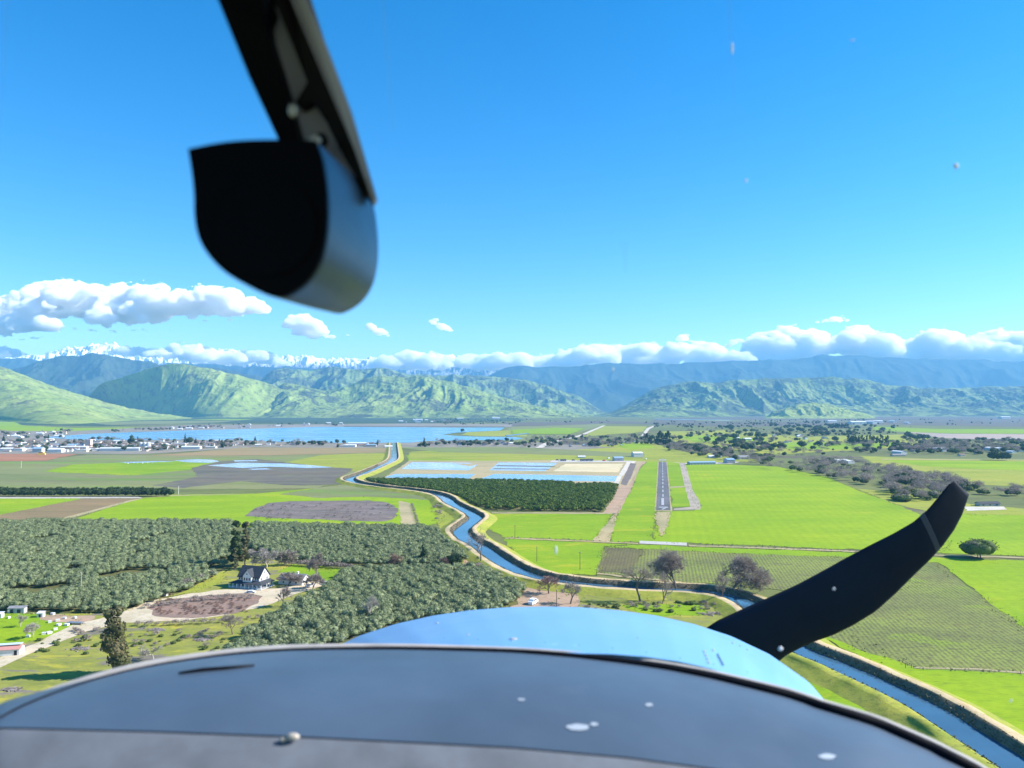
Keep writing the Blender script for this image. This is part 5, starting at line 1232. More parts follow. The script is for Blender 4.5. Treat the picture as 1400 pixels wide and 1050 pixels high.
for k in range(3): MB().box(x + e - .25, -y + 1.5 + k * 2.8, 1.6, .24, .24, 2.3).build('porch_post', M_trim, fh)
MB().box(0, -y - e + .2, 1.15, Wd_ + 2 * e - .4, .08, .12).box(0, -y - e + .2, .75, Wd_ + 2 * e - .4, .06, .08).build('porch_rail', M_trim, fh)
def window(cx, cy_, cz, w, h, side='f'):
    if side == 'f':
        f = MB().box(cx, cy_, cz, w + .3, .12, h + .3).build('window', M_trim, fh); MB().box(cx, cy_ - .05, cz, w, .08, h).build('pane', G_glass, f)
    else:
        f = MB().box(cx, cy_, cz, .12, w + .3, h + .3).build('window', M_trim, fh); MB().box(cx + .05, cy_, cz, .08, w, h).build('pane', G_glass, f)
for cx in (-5.6, -4.2): window(cx, -y - .07, 4.8, 1.0, 1.4)
for cx in (4.2, 5.6): window(cx, -y - .07, 4.8, 1.0, 1.4)
for cx in (-1.5, 0, 1.5): window(cx, -5.97, 5.0, .9, 1.5)
window(0, -5.97, 7.6, .7, .8)
for cx in (-5.3, -3.6, 3.2, 5.2): window(cx, -y - .07, 1.7, 1.1, 1.6)
for cy_ in (-2.4, 2.2): window(x + .07, cy_, 4.7, 1.0, 1.4, 's')
window(x + .07, 0, 7.9, .8, 1.0, 's'); window(x + .07, -1.6, 1.8, 1.1, 1.5, 's')
d_ = MB().box(0, -y - .08, 1.6, 1.2, .14, 2.2).build('door', R_dark, fh); MB().ball((.42, -y - .2, 1.5), .06).build('handle', M_metal, d_)
ga = empty('garage', G(402, 798), R(-14)); tag(ga, 'low white garage wing with grey roof and white chimney right of the farmhouse', 'garage')
walls(14, 8, 2.9, 2.4).build('wall', W_white, ga); gable(14, 8, 2.95, 2.4, .5).build('roof', R_grey, ga)
MB().box(1.5, 1.2, 4.9, .9, .9, 3.0).build('chimney', M_trim, ga)
for cy_ in (-1.9, 1.9): MB().box(7.05, cy_, 1.2, .14, 2.7, 2.3).build('garage_door', W_cream, ga)
for cx in (-4, 0, 3.5): f = MB().box(cx, -4.05, 1.6, 1.3, .12, 1.2).build('window', M_trim, ga); MB().box(cx, -4.1, 1.6, 1.0, .08, .9).build('pane', G_glass, f)
vehicle('parked_car', 424, 803, .5, 'white car parked under the wide leafless tree by the garage', C_white, 5, 2, 1.7)
vehicle('parked_car', 447, 800, -.6, 'white pickup parked at the right end of the garage drive', C_white, 5.4, 2, 1.8)
vehicle('parked_car', 428, 812, .2, 'dark car parked beside the drive under the olive trees', C_dark, 4.6, 1.9, 1.5)
vehicle('parked_car', 343, 811, .1, 'white car on the lawn in front of the farmhouse porch', C_white, 4.6, 1.9, 1.4)
vehicle('camper_van', 729, 826, 1.1, 'white camper van on the pink dirt just above the blue cowl', C_white, 6.5, 2.4, 2.7, 'van')
# --- left foreground yard
lb = empty('long_barn', G(-2, 896), R(14)); tag(lb, 'long low whitewashed building with faded red roof cut by the left edge', 'building')
walls(16, 5, 2.7, 1.1).build('wall', W_white, lb); r_ = gable(16, 5, 2.72, 1.1, .4, .12).build('roof', R_pink, lb); MB().box(2, .2, 4.02, 12, 2.6, .14).build('roof_sheet', R_teal, lb)
MB().box(6.6, -2.55, 1.05, 1.0, .1, 2.1).build('door', M_black, lb)
def shed(x, y, rz, w, d, h, label, wm, rm, name='shed'):
    t = empty(name, G(x, y), rz); tag(t, label, 'shed'); walls(w, d, h, 0).build('wall', wm, t)
    MB().prism([(-w / 2 - .2, -d / 2 - .2, h + .02), (w / 2 + .2, -d / 2 - .2, h + .02), (w / 2 + .2, d / 2 + .2, h + .5), (-w / 2 - .2, d / 2 + .2, h + .5)], (0, 0, .12)).build('roof', rm, t)
    MB().box(0, -d / 2 - .04, h * .42, w * .35, .08, h * .8).build('door', R_dark, t)
shed(17, 838, .3, 3.2, 2.8, 2.4, 'small grey shed against the dark olive edge, left of a wider one', W_grey, R_grey)
shed(28, 838, .1, 4.4, 3, 2.4, 'wider grey shed against the dark olive edge at the far left', W_grey, R_grey)
shed(56, 844, .1, 2.6, 2.2, 2.0, 'white box hut on the red yard soil by the olive edge', W_white, R_white)
shed(-1, 845, .1, 3.0, 2.4, 2.0, 'white hut cut by the left edge of the green yard', W_white, R_white)
ct = empty('flatbed_trailer', G(103, 854), R(-6)); tag(ct, 'flat low grey trailer with dark underside beside the dirt road', 'trailer')
MB().box(0, 0, .95, 7, 2.2, .3).build('deck', M_metal, ct)
for sx in (-2.6, -1.7, 2.6):
    for sy in (-1, 1): MB().tube([(sx, sy * 1.0, .42), (sx, sy * .75, .42)], .42, 12).build('wheel', M_black, ct)
MB().tube([(3.5, 0, .85), (4.8, 0, .5)], .08, 5).build('tow_bar', M_metal, ct)
def crate(x, y, label, mat, w=1.2, h=1.0, group=None):
    t = empty('storage_box', G(x, y), x); tag(t, label, 'box', group)
    MB().box(0, 0, h / 2, w, w * .8, h).build('body', mat, t); MB().box(0, 0, h + .05, w + .1, w * .8 + .1, .1).build('lid', R_white, t)
for k, (x, y, w, l) in enumerate([(72, 841, 1.6, 'white storage box on the red yard soil nearest the olive edge'), (88, 847, 1.2, 'small white box in the middle of the red yard soil'), (103, 846, 1.1, 'small white box right of the middle on the red yard soil'), (79, 850, 1.6, 'cream crate left of the flat trailer'),
        (80, 856, 1.8, 'white tub at the lower edge of the red yard soil'), (91, 856, 1.8, 'white tub just left of the flat trailer'), (76, 862, 1.5, 'upright white box in the grass by the road'), (60, 868, 1.5, 'white box beside the scrap near the pale leafless tree'), (67, 867, 1.9, 'larger white box right beside the scrap by the road'), (38, 872, 1.5, 'white box at the corner of the long low building'), (12, 846, 1.2, 'white box in the green yard near the left edge'), (68, 852, 1.4, 'grey-white bin in the centre of the yard by the scrap')]):
    crate(x, y, l, W_white if k != 3 else W_cream, w)
crate(87, 823.5, 'white box by the left orchard corner above the dirt road', W_white, 1.8, 1.2)
crate(226, 815, 'white tank by the bushes at the left orchard corner', W_white, 2.2, 1.4)
# rubble heaps on the slopes
def rubble(x, y, w, n, label, seed, mat):
    rs = np.random.RandomState(seed); m = MB(); p0 = G(x, y)
    for k in range(n):
        a, b = rs.randn() * w * .35, rs.randn() * w * .2; s = .25 + .6 * rs.rand()
        m.box(a, b, s * .35, s * 1.4, s, s * .8, rs.rand() * 3)
        if k % 3 == 0: m.tube([(a, b, .2), (a + rs.randn() * 1.5, b + rs.randn(), .5 + rs.rand() * .6)], .09, 4)
    o = m.build('rubble_heap', mat); o.location = p0; tag(o, label, 'rubble', kind='stuff')
M_rub = simple('grey_rubble_and_brush', (.20, .17, .155), .9, var=.5, vs=.8)
rubble(15, 944, 3.5, 60, 'heap of broken brush and concrete on the slope at the lower left', 1, M_rub)
rubble(215, 862, 5, 70, 'brush and scrap heap right of the tall eucalyptus', 2, M_rub)
rubble(275, 876, 5, 60, 'grey scrap pile in the weeds left of the olive corner', 3, M_rub)
rubble(110, 888, 6, 70, 'dark brush pile left of the tall eucalyptus', 4, M_rub)
rubble(970, 840, 7, 70, 'grey dead branches on the weedy ground beyond the cowl', 5, M_rub)
# --- poles and fence
def pole(x, y, h, label, arms=1, mat=M_wood, group=None):
    t = empty('utility_pole', G(x, y), x * .7); tag(t, label, 'utility pole', group)
    MB().tube([(0, 0, -.3), (0, 0, h)], [.2, .13], 7).build('mast', mat, t)
    for k in range(arms): MB().box(0, .12, h - .5 - k * .9, 2.4, .14, .16).build('crossarm', mat, t)
    m = MB()
    for sx in (-1, -.35, .35, 1): m.tube([(sx, .12, h - .42), (sx, .12, h - .15)], .06, 5)
    m.build('insulators', M_trim, t)
pole(111, 812, 11, 'pale double-armed utility pole standing in the left olive orchard', 2, M_palebark)
pole(793, 779, 10.5, 'wooden utility pole in the bright field left of the striped field')
pole(734, 768, 9.5, 'wooden utility pole left of the one by the striped field')
pole(704, 737, 10, 'wooden utility pole by the ditch line near the canal')
pole(816, 787, 4, 'short wooden post at the corner of the striped field', 0)
pole(688, 668, 9, 'pale post at the top of the citrus orchard', 1, M_palebark)
pole(680, 700, 8, 'wooden utility pole at the lower left edge of the citrus orchard')
pole(645, 688, 8, 'wooden utility pole beside the canal bend at the citrus orchard')
pole(761, 832, 9, 'wooden pole standing on the pink dirt just above the cowl')
pole(244, 676, 9, 'lone white pole at the right end of the dark tree row', 0, M_trim)
pole(29, 640, 11, 'lone white pole in the pale pasture at the left', 0, M_trim)
fe = empty('wire_fence', G(1240, 914)); tag(fe, 'short wooden fence with leaning posts beside the levee at the lower right', 'fence')
p0 = G(1240, 914)
fp = [G(x, y) - p0 for x, y in ((1238, 914), (1246, 914), (1262, 917), (1300, 918.5), (1345, 919.5), (1395, 922))]
for k, q in enumerate(fp): MB().tube([q, q + Vector((.05, 0, 1.7 if k < 2 else 1.2))], .09, 5).build('post', M_wood, fe)
m = MB()
for hh in (.5, 1.0):
    for a, b in zip(fp[:-1], fp[1:]): m.tube([a + Vector((0, 0, hh)), b + Vector((0, 0, hh))], .025, 4)
m.build('wire', M_metal, fe)
# white birds in the wet meadow
for k, (x, y) in enumerate([(171, 634), (175, 634.4), (183, 633.8), (188, 634.2), (195, 634), (202, 633.6), (208, 634)]):
    o = MB().ball((0, 0, 1.1), .9, 8, 5, (1.4, .7, .7)).tube([(.9, 0, 1.3), (1.3, 0, 2.0), (1.5, 0, 2.0)], [.25, .15, .1], 5).build('white_bird', R_white); o.location = G(x, y); o.rotation_euler[2] = k
    tag(o, 'white bird standing in the wet green meadow beyond the pale pasture', 'bird', 'white birds in the wet meadow')

# ================================================================== the aeroplane around the camera
def metal_paint(name, col, rough, coat=0.0, spec=.5, var=.05, vs=6, metal=0.0, stains=None):
    m, nt, b = nodes(name); b.inputs['Specular IOR Level'].default_value = spec; b.inputs['Roughness'].default_value = rough; b.inputs['Metallic'].default_value = metal
    b.inputs['Coat Weight'].default_value = coat; b.inputs['Coat Roughness'].default_value = .12
    v = coords(nt, obj=True)
    n = noise(nt, v, vs, 5, .6); c = ramp(nt, n, [(.3, tuple(x * (1 - var) for x in col)), (.7, tuple(min(1, x * (1 + var)) for x in col))])
    if stains: c = mix(nt, ramp(nt, noise(nt, v, stains[0], 6, .7), [(stains[2], bw(0)), (stains[2] + .06, bw(.6))]), c, stains[1])
    nt.links.new(c, b.inputs['Base Color'])
    r2 = noise(nt, v, vs * 2.5, 4, .7); mr = N(nt, 'ShaderNodeMapRange'); mr.inputs[3].default_value = rough * .8; mr.inputs[4].default_value = min(1, rough * 1.25)
    nt.links.new(r2, mr.inputs[0]); nt.links.new(mr.outputs[0], b.inputs['Roughness'])
    return m
A_blue = metal_paint('light_blue_aircraft_paint', (.155, .36, .64), .45, .15, var=.03, vs=3, stains=(9, (.35, .55, .8), .68))
A_glare = metal_paint('dark_satin_glareshield', (.056, .084, .122), .44, .0, var=.2, vs=4, stains=(7, (.085, .11, .145), .62))
A_dash = metal_paint('grey_textured_vinyl', (.105, .12, .145), .75, 0, var=.2, vs=20)
A_rim = metal_paint('pale_grey_sealant', (.40, .38, .36), .6, var=.15, vs=25)
A_black = metal_paint('black_seal_rubber', (.004, .004, .007), .6, var=.2, vs=20, spec=.15)
A_face = metal_paint('black_plastic', (.0012, .0016, .004), .5, var=.1, spec=.06)
A_case = metal_paint('blue_grey_enamel', (.035, .066, .11), .36, .05, var=.12, vs=12, stains=(30, (.16, .18, .19), .62))
A_grey = metal_paint('mauve_grey_enamel', (.34, .33, .40), .5, var=.06, vs=15)
A_prop = metal_paint('dark_blade_paint', (.004, .012, .024), .6, var=.1, spec=.15)
A_stripe = metal_paint('worn_tip_stripe', (.025, .035, .05), .6, var=.2, vs=20)
A_screw = metal_paint('cream_screw_head', (.40, .36, .31), .4, var=.1)
plane = empty('light_aeroplane', (0, 0, CAM_Z - .6)); tag(plane, 'light aeroplane seen from its cockpit with blue cowl, dark dashboard and propeller blade', 'aeroplane')
def part(name, me, par=None):
    """me in world coordinates -> child of the aeroplane"""
    o = link(name, me); o.parent = plane; o.matrix_parent_inverse = Matrix.Translation(-plane.location); 
    if par is not None:
        o.parent = par; o.matrix_parent_inverse = Matrix.Identity(4)
    return o
def grid_mesh(name, rows, mat, smooth=True, thick=0):
    nu = len(rows[0]); v = [tuple(p) for r in rows for p in r]; f = []
    for i in range(len(rows) - 1):
        for j in range(nu - 1): q = i * nu + j; f.append((q, q + 1, q + nu + 1, q + nu))
    me = mesh_np(name, v, f, mat, smooth=smooth); return me

# engine cowling: cross sections from the nose back to the windscreen
def cowl_section(Y, sc, dz, n=72):
    """arch under its top point; half width about .86 m at the nose"""
    fx = np.array([0, .1, .2, .3, .4, .5, .6, .70, .78, .84, .88, .90]); fz = np.array([0, .002, .010, .024, .046, .078, .125, .195, .29, .42, .60, .85])
    out = []
    for k in range(-n, n + 1):
        a = abs(k) / n; q = (1 - (1 - a) ** 1.25) * .90; out.append((.086 + math.copysign(q, k) * sc * (Y / 2.1), Y, CAM_Z + (-.5375 - np.interp(q, fx, fz) * sc) * (Y / 2.1) + dz))
    return out
rows = []
for Y, sc, dz in ((2.16, .80, -.16), (2.155, .90, -.075), (2.14, .955, -.030), (2.11, .988, -.006), (2.06, 1.0, 0.0), (1.95, 1.0, -.001), (1.8, .997, -.004), (1.6, .99, -.010), (1.4, .97, -.02), (1.2, .94, -.035), (1.0, .9, -.06)):
    rows.append(cowl_section(Y, sc, dz))
cw = part('engine_cowling', grid_mesh('engine_cowling', rows, A_blue))
# panel line and rivets on the cowl
from mathutils.bvhtree import BVHTree
bvc = BVHTree.FromPolygons([v.co[:] for v in cw.data.vertices], [tuple(p.vertices) for p in cw.data.polygons])
def cowl_pt(px, py, lift=.0015):
    h = bvc.ray_cast(Vector((0, 0, CAM_Z)), ray(px, py).normalized())[0]
    return (h if h is not None else at(px, py, 1.6)) + Vector((0, 0, lift))
for k, (x, y) in enumerate([(963, 892), (965, 897), (967, 902), (969, 907), (975, 890), (1002, 880), (1012, 884), (1022, 889)]):
    p = cowl_pt(x, y); part('rivet', MB().ball(p, .0022, 8, 4, (1, 1, .5)).mesh('rivet', A_rim, True), cw)
p = [cowl_pt(981, 895), cowl_pt(985, 903), cowl_pt(989, 911)]
part('panel_line', MB().tube(p, .0008, 4).mesh('panel_line', A_black), cw)

# windscreen rim, glareshield, dashboard
rim_px = [(-260, 1110), (-160, 1052), (-80, 1012), (0, 974), (50, 951), (100, 933), (150, 918), (200, 906.5), (250, 898), (300, 891), (350, 886), (400, 883), (500, 880.5), (600, 881.5), (700, 884.5), (760, 888), (825, 894), (890, 902), (950, 912), (1010, 925), (1075, 942), (1125, 957), (1200, 982), (1250, 1003), (1300, 1026), (1360, 1058), (1450, 1112), (1560, 1190)]
def rimY(x): return 1.02 - .22 * (abs(x - 620) / 900) ** 2
rx = np.interp(np.linspace(0, 1, 90), np.linspace(0, 1, len(rim_px)), [p[0] for p in rim_px]); 
ry = np.array([np.interp(x, [p[0] for p in rim_px], [p[1] for p in rim_px]) for x in rx]); ry = np.convolve(np.pad(ry, 2, 'edge'), np.ones(5) / 5, 'valid')
low_px = [(-200, 985), (0, 995), (200, 1000), (420, 1008), (700, 1022), (860, 1036), (980, 1052), (1150, 1080), (1300, 1120), (1450, 1190)]
lx = np.interp(np.linspace(0, 1, 90), [0, .12, .92, 1], [-200, -20, 1300, 1450]); ly = np.interp(lx, [p[0] for p in low_px], [p[1] for p in low_px])
rows = []
for t in np.linspace(0, 1, 26):
    r = []
    for k in range(90):
        a = at(rx[k], ry[k] + 3, rimY(rx[k])); b = at(lx[k], max(ly[k], ry[k] + 30), .70)
        q = a.lerp(b, t); q.z += .016 * math.sin(math.pi * t); r.append(q)
    rows.append(r)
gl = part('glareshield', grid_mesh('glareshield', rows, A_glare))
rows = []
for t, dY, dpx in ((0, .0, 1.5), (.1, -.004, 4), (.3, -.02, 25), (.6, -.05, 70), (1, -.09, 180)):
    rows.append([at(lx[k], max(ly[k], ry[k] + 30) + dpx, .697 + dY) for k in range(90)])
ds = part('dashboard_edge', grid_mesh('dashboard_edge', rows, A_dash))
part('dashboard_seam', MB().tube([at(lx[k], max(ly[k], ry[k] + 30) + .5, .6985) for k in range(90)], .0009, 5).mesh('dashboard_seam', A_black, True), gl)
part('windscreen_rim', MB().tube([at(rx[k], ry[k] + 3, rimY(rx[k])) for k in range(90)], [np.interp(x, [0, 400, 700, 1000, 1300], [.0065, .0048, .0028, .0042, .0062]) for x in rx], 10).mesh('windscreen_rim', A_rim, True))
me_gl = gl.data
from mathutils.bvhtree import BVHTree
bv = BVHTree.FromPolygons([v.co[:] for v in me_gl.vertices], [tuple(p.vertices) for p in me_gl.polygons])
def hit(px, py):
    h = bv.ray_cast(Vector((0, 0, CAM_Z)), ray(px, py).normalized()); return h[0], h[1]
sl = []
for k in range(90):
    rr_ = float(np.interp(rx[k], [0, 300, 700, 850, 1000, 1300], [.0012, .0016, .0030, .0046, .0060, .0075]))
    h = hit(rx[k], ry[k] + 4 + rr_ * FPX / rimY(rx[k]))[0]
    if h is not None: sl.append((h + Vector((0, 0, rr_ * .35)), rr_))
part('windscreen_seal', MB().tube([q[0] for q in sl], [q[1] for q in sl], 10).mesh('windscreen_seal', A_black, True))
def fleck(px, py, wx, wy, mat, name, par, ht=.001, seed=0):
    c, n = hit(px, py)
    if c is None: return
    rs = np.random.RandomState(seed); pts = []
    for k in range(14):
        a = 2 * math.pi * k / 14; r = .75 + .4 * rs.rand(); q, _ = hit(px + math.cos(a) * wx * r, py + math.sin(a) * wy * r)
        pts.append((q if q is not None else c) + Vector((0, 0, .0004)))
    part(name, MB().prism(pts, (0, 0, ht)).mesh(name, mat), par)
A_fleck = metal_paint('pale_blue_grey', (.30, .35, .41), .6)
for k, (x, y, wx, wy) in enumerate([(790, 995, 15, 4.5), (812, 991, 6, 2.6), (1131, 1035, 13, 4), (887, 964, 6, 2), (712, 957, 5, 1.5)]): fleck(x, y, wx, wy, A_fleck, 'pale_fleck', gl, .0003, k)  # pale flecks laid on the glareshield as thin raised patches
# thin dark strip laid on the glareshield, left
cs = [hit(x, y)[0] for x, y in ((244, 922), (275, 918), (310, 915), (348, 911))]
if all(c is not None for c in cs): part('dark_strip', MB().tube([c + Vector((0, 0, .0015)) for c in cs], [.0012, .0026, .0022, .0010], 6).mesh('dark_strip', A_black, True), gl)
sc1 = at(400, 1009, .69)
sw = part('dashboard_screw', MB().ball(sc1 + Vector((0, 0, .001)), .0042, 14, 8, (1.5, .9, .8)).ball(sc1 + Vector((-.008, -.001, -.001)), .0028, 12, 6, (1.2, .9, .7)).mesh('dashboard_screw', A_screw, True), ds)

# propeller: hub hidden behind the cowl and one blade standing up to the right
prop = empty('propeller', (0, 0, 0)); prop.parent = plane; prop.matrix_parent_inverse = Matrix.Translation(-plane.location)
PY = 2.42
hubp = at(745, 985, PY)
edgeA = [(905, 905), (977, 850), (1016, 832), (1057, 814), (1090, 799), (1122, 782), (1156, 763), (1190, 745), (1222, 729), (1248, 714), (1268, 697), (1284, 678), (1296, 663), (1305, 657)]
edgeB = [(960, 985), (1040, 925), (1075, 896), (1106, 880), (1140, 868), (1168, 854), (1197, 836), (1224, 812), (1250, 786), (1272, 765), (1290, 745), (1305, 724), (1316, 703), (1325, 676)]
def blade(edA, edB, i0, i1, fat=1.0):
    V, F = [], []; ns = 16; st = []
    for i in np.linspace(i0, i1, 60):
        j = min(int(i), len(edA) - 2); f = i - j
        a = Vector((edA[j][0] * (1 - f) + edA[j + 1][0] * f, edA[j][1] * (1 - f) + edA[j + 1][1] * f)); b = Vector((edB[j][0] * (1 - f) + edB[j + 1][0] * f, edB[j][1] * (1 - f) + edB[j + 1][1] * f))
        tw_ = np.interp(i, [0, 13], [.05, .012]); A = at(a.x, a.y, PY - tw_); B = at(b.x, b.y, PY + tw_)
        th = np.interp(i, [0, 4, 10, 12.6, 13], [.05, .028, .014, .009, .002]) * fat; c = (A + B) / 2; h_ = (B - A) / 2; nrm = Vector((0, -1, 0))
        st.append([c + h_ * math.cos(2 * math.pi * k / ns) * fat + nrm * (th / 2) * math.sin(2 * math.pi * k / ns) for k in range(ns)])
    m = MB(); v = [p for r in st for p in r]; f_ = []
    for i in range(len(st) - 1):
        for k in range(ns): q = i * ns; f_.append((q + k, q + (k + 1) % ns, q + ns + (k + 1) % ns, q + ns + k))
    f_.append(tuple(range(ns))); f_.append(tuple((len(st) - 1) * ns + k for k in range(ns))[::-1]); m.add(v, f_); return m
bl = part('blade', blade(edgeA, edgeB, 0, 13).mesh('blade', A_prop, True), prop)
part('tip_stripe', blade(edgeA, edgeB, 9.45, 9.75, 1.015).mesh('tip_stripe', A_stripe, True), bl)
c0 = at(932, 945, PY); part('blade_shank', MB().tube([hubp, hubp.lerp(c0, .6), c0 + (c0 - hubp) * .08], [.06, .055, .05], 16).mesh('blade_shank', A_prop, True), prop)
part('spinner', MB().tube([hubp + Vector((0, -.10, 0)), hubp + Vector((0, .06, 0)), hubp + Vector((0, .14, 0)), hubp + Vector((0, .2, 0)), hubp + Vector((0, .235, 0))], [.15, .145, .11, .06, .01], 24).mesh('spinner', A_blue, True), prop)

# compass on its bracket
cm = empty('compass', (0, 0, 0)); cm.parent = plane; cm.matrix_parent_inverse = Matrix.Translation(-plane.location)
def catm(p, n=6, closed=True):
    out = []; L = len(p)
    for i in range(L):
        a, b, c, d = [Vector(p[(i + k - 1) % L]) for k in range(4)]
        for k in range(n):
            t = k / n; out.append(.5 * ((2 * b) + (c - a) * t + (2 * a - 5 * b + 4 * c - d) * t * t + (3 * b - a - 3 * c + d) * t ** 3))
    return out
def smooth_open(p, n=6):
    out = []
    for i in range(len(p) - 1):
        a, b, c, d = [Vector(p[max(0, min(len(p) - 1, i + k - 1))]) for k in range(4)]
        for k in range(n):
            t = k / n; out.append(.5 * ((2 * b) + (c - a) * t + (2 * a - 5 * b + 4 * c - d) * t * t + (3 * b - a - 3 * c + d) * t ** 3))
    out.append(Vector(p[-1])); return out
face = smooth_open([(261, 207), (300, 199), (340, 195), (400, 194), (434, 196)], 4)[:-1] + smooth_open([(434, 196), (443, 222), (448, 255), (450, 290), (448, 325), (440, 358), (424, 384), (404, 400), (386, 407), (365, 403), (340, 391), (312, 374), (290, 352), (276, 328), (270, 300), (269, 268), (266, 238), (261, 207)], 5)[:-1]
N_ = len(face)
YF, YB = .46, .585
fr = [at(p.x, p.y, YF) for p in face]; cen_f = sum(fr, Vector()) / N_
layers = []
ofs = Vector((.0095, YB - YF, .005))
prm = [(-.0, .985, -.0018), (.0, 1.0, 0.0), (.03, 1.008, 0), (.5, 1.015, 0), (.93, 1.0, 0), (.98, .975, 0), (1.0, .94, 0)]
for t, s, dy in prm:
    layers.append([cen_f + (p - cen_f) * s + ofs * t + Vector((0, dy, 0)) for p in fr])
v = [p for l in layers for p in l]; f_ = []
for i in range(len(layers) - 1):
    for k in range(N_): q = i * N_; f_.append((q + k, q + (k + 1) % N_, q + N_ + (k + 1) % N_, q + N_ + k))
f_.append(tuple((len(layers) - 1) * N_ + k for k in range(N_)))
hs_ = part('housing', MB().add(v, f_).mesh('housing', A_case, True), cm)
# dark face plate with its raised lip
pl_ = MB(); pl_.add([cen_f + (p - cen_f) * 1.003 + Vector((0, -.004, 0)) for p in fr] + [cen_f + (p - cen_f) * 1.003 + Vector((0, .0035, 0)) for p in fr], [tuple(range(N_)), tuple(range(N_, 2 * N_))[::-1]] + [(k, k + N_, (k + 1) % N_ + N_, (k + 1) % N_) for k in range(N_)])
part('face_plate', pl_.mesh('face_plate', A_face), cm)
g0 = cen_f + Vector((0.003, -.0045, -.004)); 
part('compass_window', MB().tube([g0, g0 + Vector((0, -.0015, 0))], .030, 32).mesh('compass_window', A_face), cm)
p = at(487, 382, .545); part('drain_plug', MB().ball(p + Vector((.0, 0, 0)), .0035, 10, 6).mesh('drain_plug', A_screw, True), hs_)
# bracket: channel with dark web, grey floor and lit flange
def slab(pts, Y, th, mat, name, par, Y2=None):
    q = [at(x, y, (Y if not Y2 else np.interp(y, [0, 280], [Y, Y2]))) for x, y in pts]; return part(name, MB().prism(q, (0, th, 0)).mesh(name, mat), par)
br = empty('compass_bracket', (0, 0, 0)); br.parent = plane; br.matrix_parent_inverse = Matrix.Translation(-plane.location)
YT, YL = .50, .545
slab([(340, -40), (412, -40), (512, 262), (509, 276), (468, 240), (405, 196)], YT + .012, .004, A_grey, 'floor_plate', br, YL + .012)
slab([(282, -40), (352, -40), (368, 2), (362, 22), (365, 42), (382, 95), (397, 148), (410, 196), (414, 205), (386, 205), (380, 190), (340, 104), (298, 0)], YT - .012, .02, A_face, 'channel_web', br, YL - .012)
slab([(352, -40), (386, -40), (398, 0), (440, 98), (486, 205), (511, 272), (506, 277), (470, 215), (447, 168), (427, 138), (413, 146), (404, 140), (420, 112), (375, 0), (367, -2)], YT + .002, .010, A_black, 'channel_rib', br, YL + .002)
slab([(386, -40), (400, -40), (418, 0), (446, 62), (479, 150), (514, 270), (510, 278), (486, 208), (440, 100), (398, 0)], YT - .002, .008, A_grey, 'channel_flange', br, YL - .002)
s1 = at(400, 151, YT - .02); s2 = at(431, 192, YT - .005)
part('bracket_screw', MB().ball(s1, .0034, 12, 8, (.85, .7, 1.3)).mesh('bracket_screw', A_screw, True), br)
part('bracket_screw', MB().ball(s2, .0036, 12, 8, (1.1, .7, 1.0)).mesh('bracket_screw', A_screw, True), br)
hc = at(440, 193, .525); part('screw_hole', MB().tube([hc, hc + Vector((0, -.004, 0))], [.0048, .0048], 14).mesh('screw_hole', A_black), br)

# windscreen: clear curved pane with specks of dirt
M_pane = bpy.data.materials.new('clear_windscreen'); M_pane.use_nodes = True; nt = M_pane.node_tree; nt.nodes.clear()
tb = nt.nodes.new('ShaderNodeBsdfTransparent'); tb.inputs[0].default_value = (.985, .99, 1, 1); ou = nt.nodes.new('ShaderNodeOutputMaterial'); nt.links.new(tb.outputs[0], ou.inputs['Surface'])
rows = []
for t in np.linspace(0, 1, 14):
    rows.append([at(rx[k], ry[k] + 2 - t * (ry[k] + 260), rimY(rx[k]) + .005 - .34 * t) for k in range(0, 90, 3)])
ws = part('windscreen', grid_mesh('windscreen', rows, M_pane))
def wsY(px, py):
    yb = np.interp(px, rx, ry); t = min(1, max(0, (yb + 2 - py) / (yb + 260))); return rimY(px) + .003 - .34 * t
A_speck = metal_paint('pale_dust', (.75, .78, .82), .8)
for k, (x, y, r, sx, sz) in enumerate([(1307, 227, 3.4, 1, 1.2), (1020, 247, 1.7, .9, 1.8), (1001, 66, 1.6, .8, 5.5), (1165, 55, 1.6, 1.8, .7), (1140, 805, 1.8, 1, 1), (1067, 887, 3.2, 1, 1), (1382, 958, 1.8, 1, 1), (760, 752, 1.5, 1, 4), (838, 505, 1.2, 1, 2)]):
    Yp = wsY(x, y); part('dirt_speck', MB().ball(at(x, y, Yp), r / FPX * Yp, 10, 6, (sx, .5, sz)).mesh('dirt_speck', A_speck, True), ws)

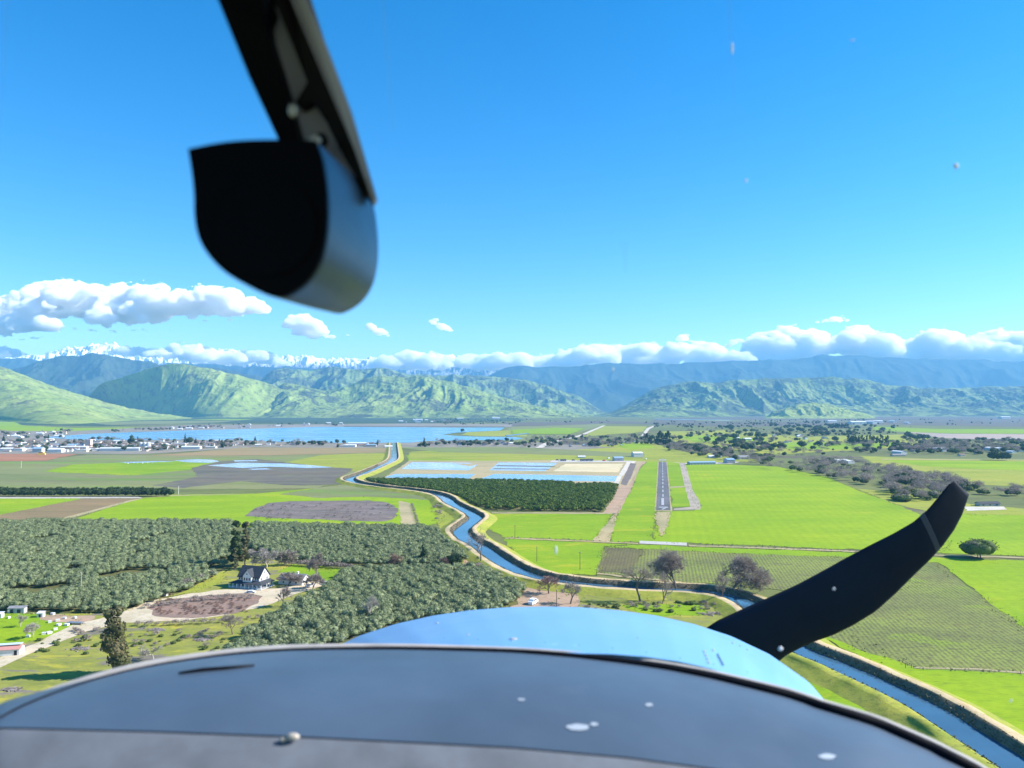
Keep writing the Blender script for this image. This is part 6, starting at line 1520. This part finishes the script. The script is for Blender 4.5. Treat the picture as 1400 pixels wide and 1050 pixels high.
# cabin roof over the seats, just above the picture
part('cabin_roof', MB().prism([(-.62, -1.2, CAM_Z + .40), (-.62, .52, CAM_Z + .40), (-.45, .66, CAM_Z + .41), (.45, .66, CAM_Z + .41), (.62, .52, CAM_Z + .40), (.62, -1.2, CAM_Z + .40)], (0, 0, .05)).mesh('cabin_roof', A_dash))

M_streak = bpy.data.materials.new('faint_pane_streak'); M_streak.use_nodes = True; nt = M_streak.node_tree; nt.nodes.clear()
tb = nt.nodes.new('ShaderNodeBsdfTransparent'); db = nt.nodes.new('ShaderNodeBsdfDiffuse'); db.inputs[0].default_value = (.8, .85, .9, 1); mx = nt.nodes.new('ShaderNodeMixShader'); mx.inputs[0].default_value = .045
ou = nt.nodes.new('ShaderNodeOutputMaterial'); nt.links.new(tb.outputs[0], mx.inputs[1]); nt.links.new(db.outputs[0], mx.inputs[2]); nt.links.new(mx.outputs[0], ou.inputs['Surface'])
for k, (xa, ya, xb, yb, w_) in enumerate([(522, -20, 537, 180, 5), (996, -20, 1004, 150, 4), (10, -20, 3, 160, 5), (853, 330, 856, 372, 6)]):  # faint pale streaks laid along the pane
    A, B = at(xa, ya, wsY(xa, ya)), at(xb, yb, wsY(xb, yb)); n_ = Vector((w_ / FPX * A.y, 0, 0))
    part('windscreen_streak', MB().add([A - n_, A + n_, B + n_ * .3, B - n_ * .3], [(0, 1, 2, 3)]).mesh('windscreen_streak', M_streak), ws)
for k, (x, y) in enumerate([(640, 868), (598, 852), (702, 874), (872, 872)]):
    c_ = cowl_pt(x, y, .0006); part('bug_mark', MB().ball(c_, .0016 + .0012 * (k % 3), 8, 4, (1.6, 1.2, .25)).mesh('bug_mark', A_fleck if k % 2 else A_rim, True), cw)
for k in range(13):
    x = 470 + k * 46; y = float(np.interp(x, [r[0] for r in rim_px], [r[1] for r in rim_px])) - 9
    if x < 1060: part('rivet', MB().ball(cowl_pt(x, y, .0004), .0016, 8, 4, (1, 1, .4)).mesh('rivet', A_blue, True), cw)
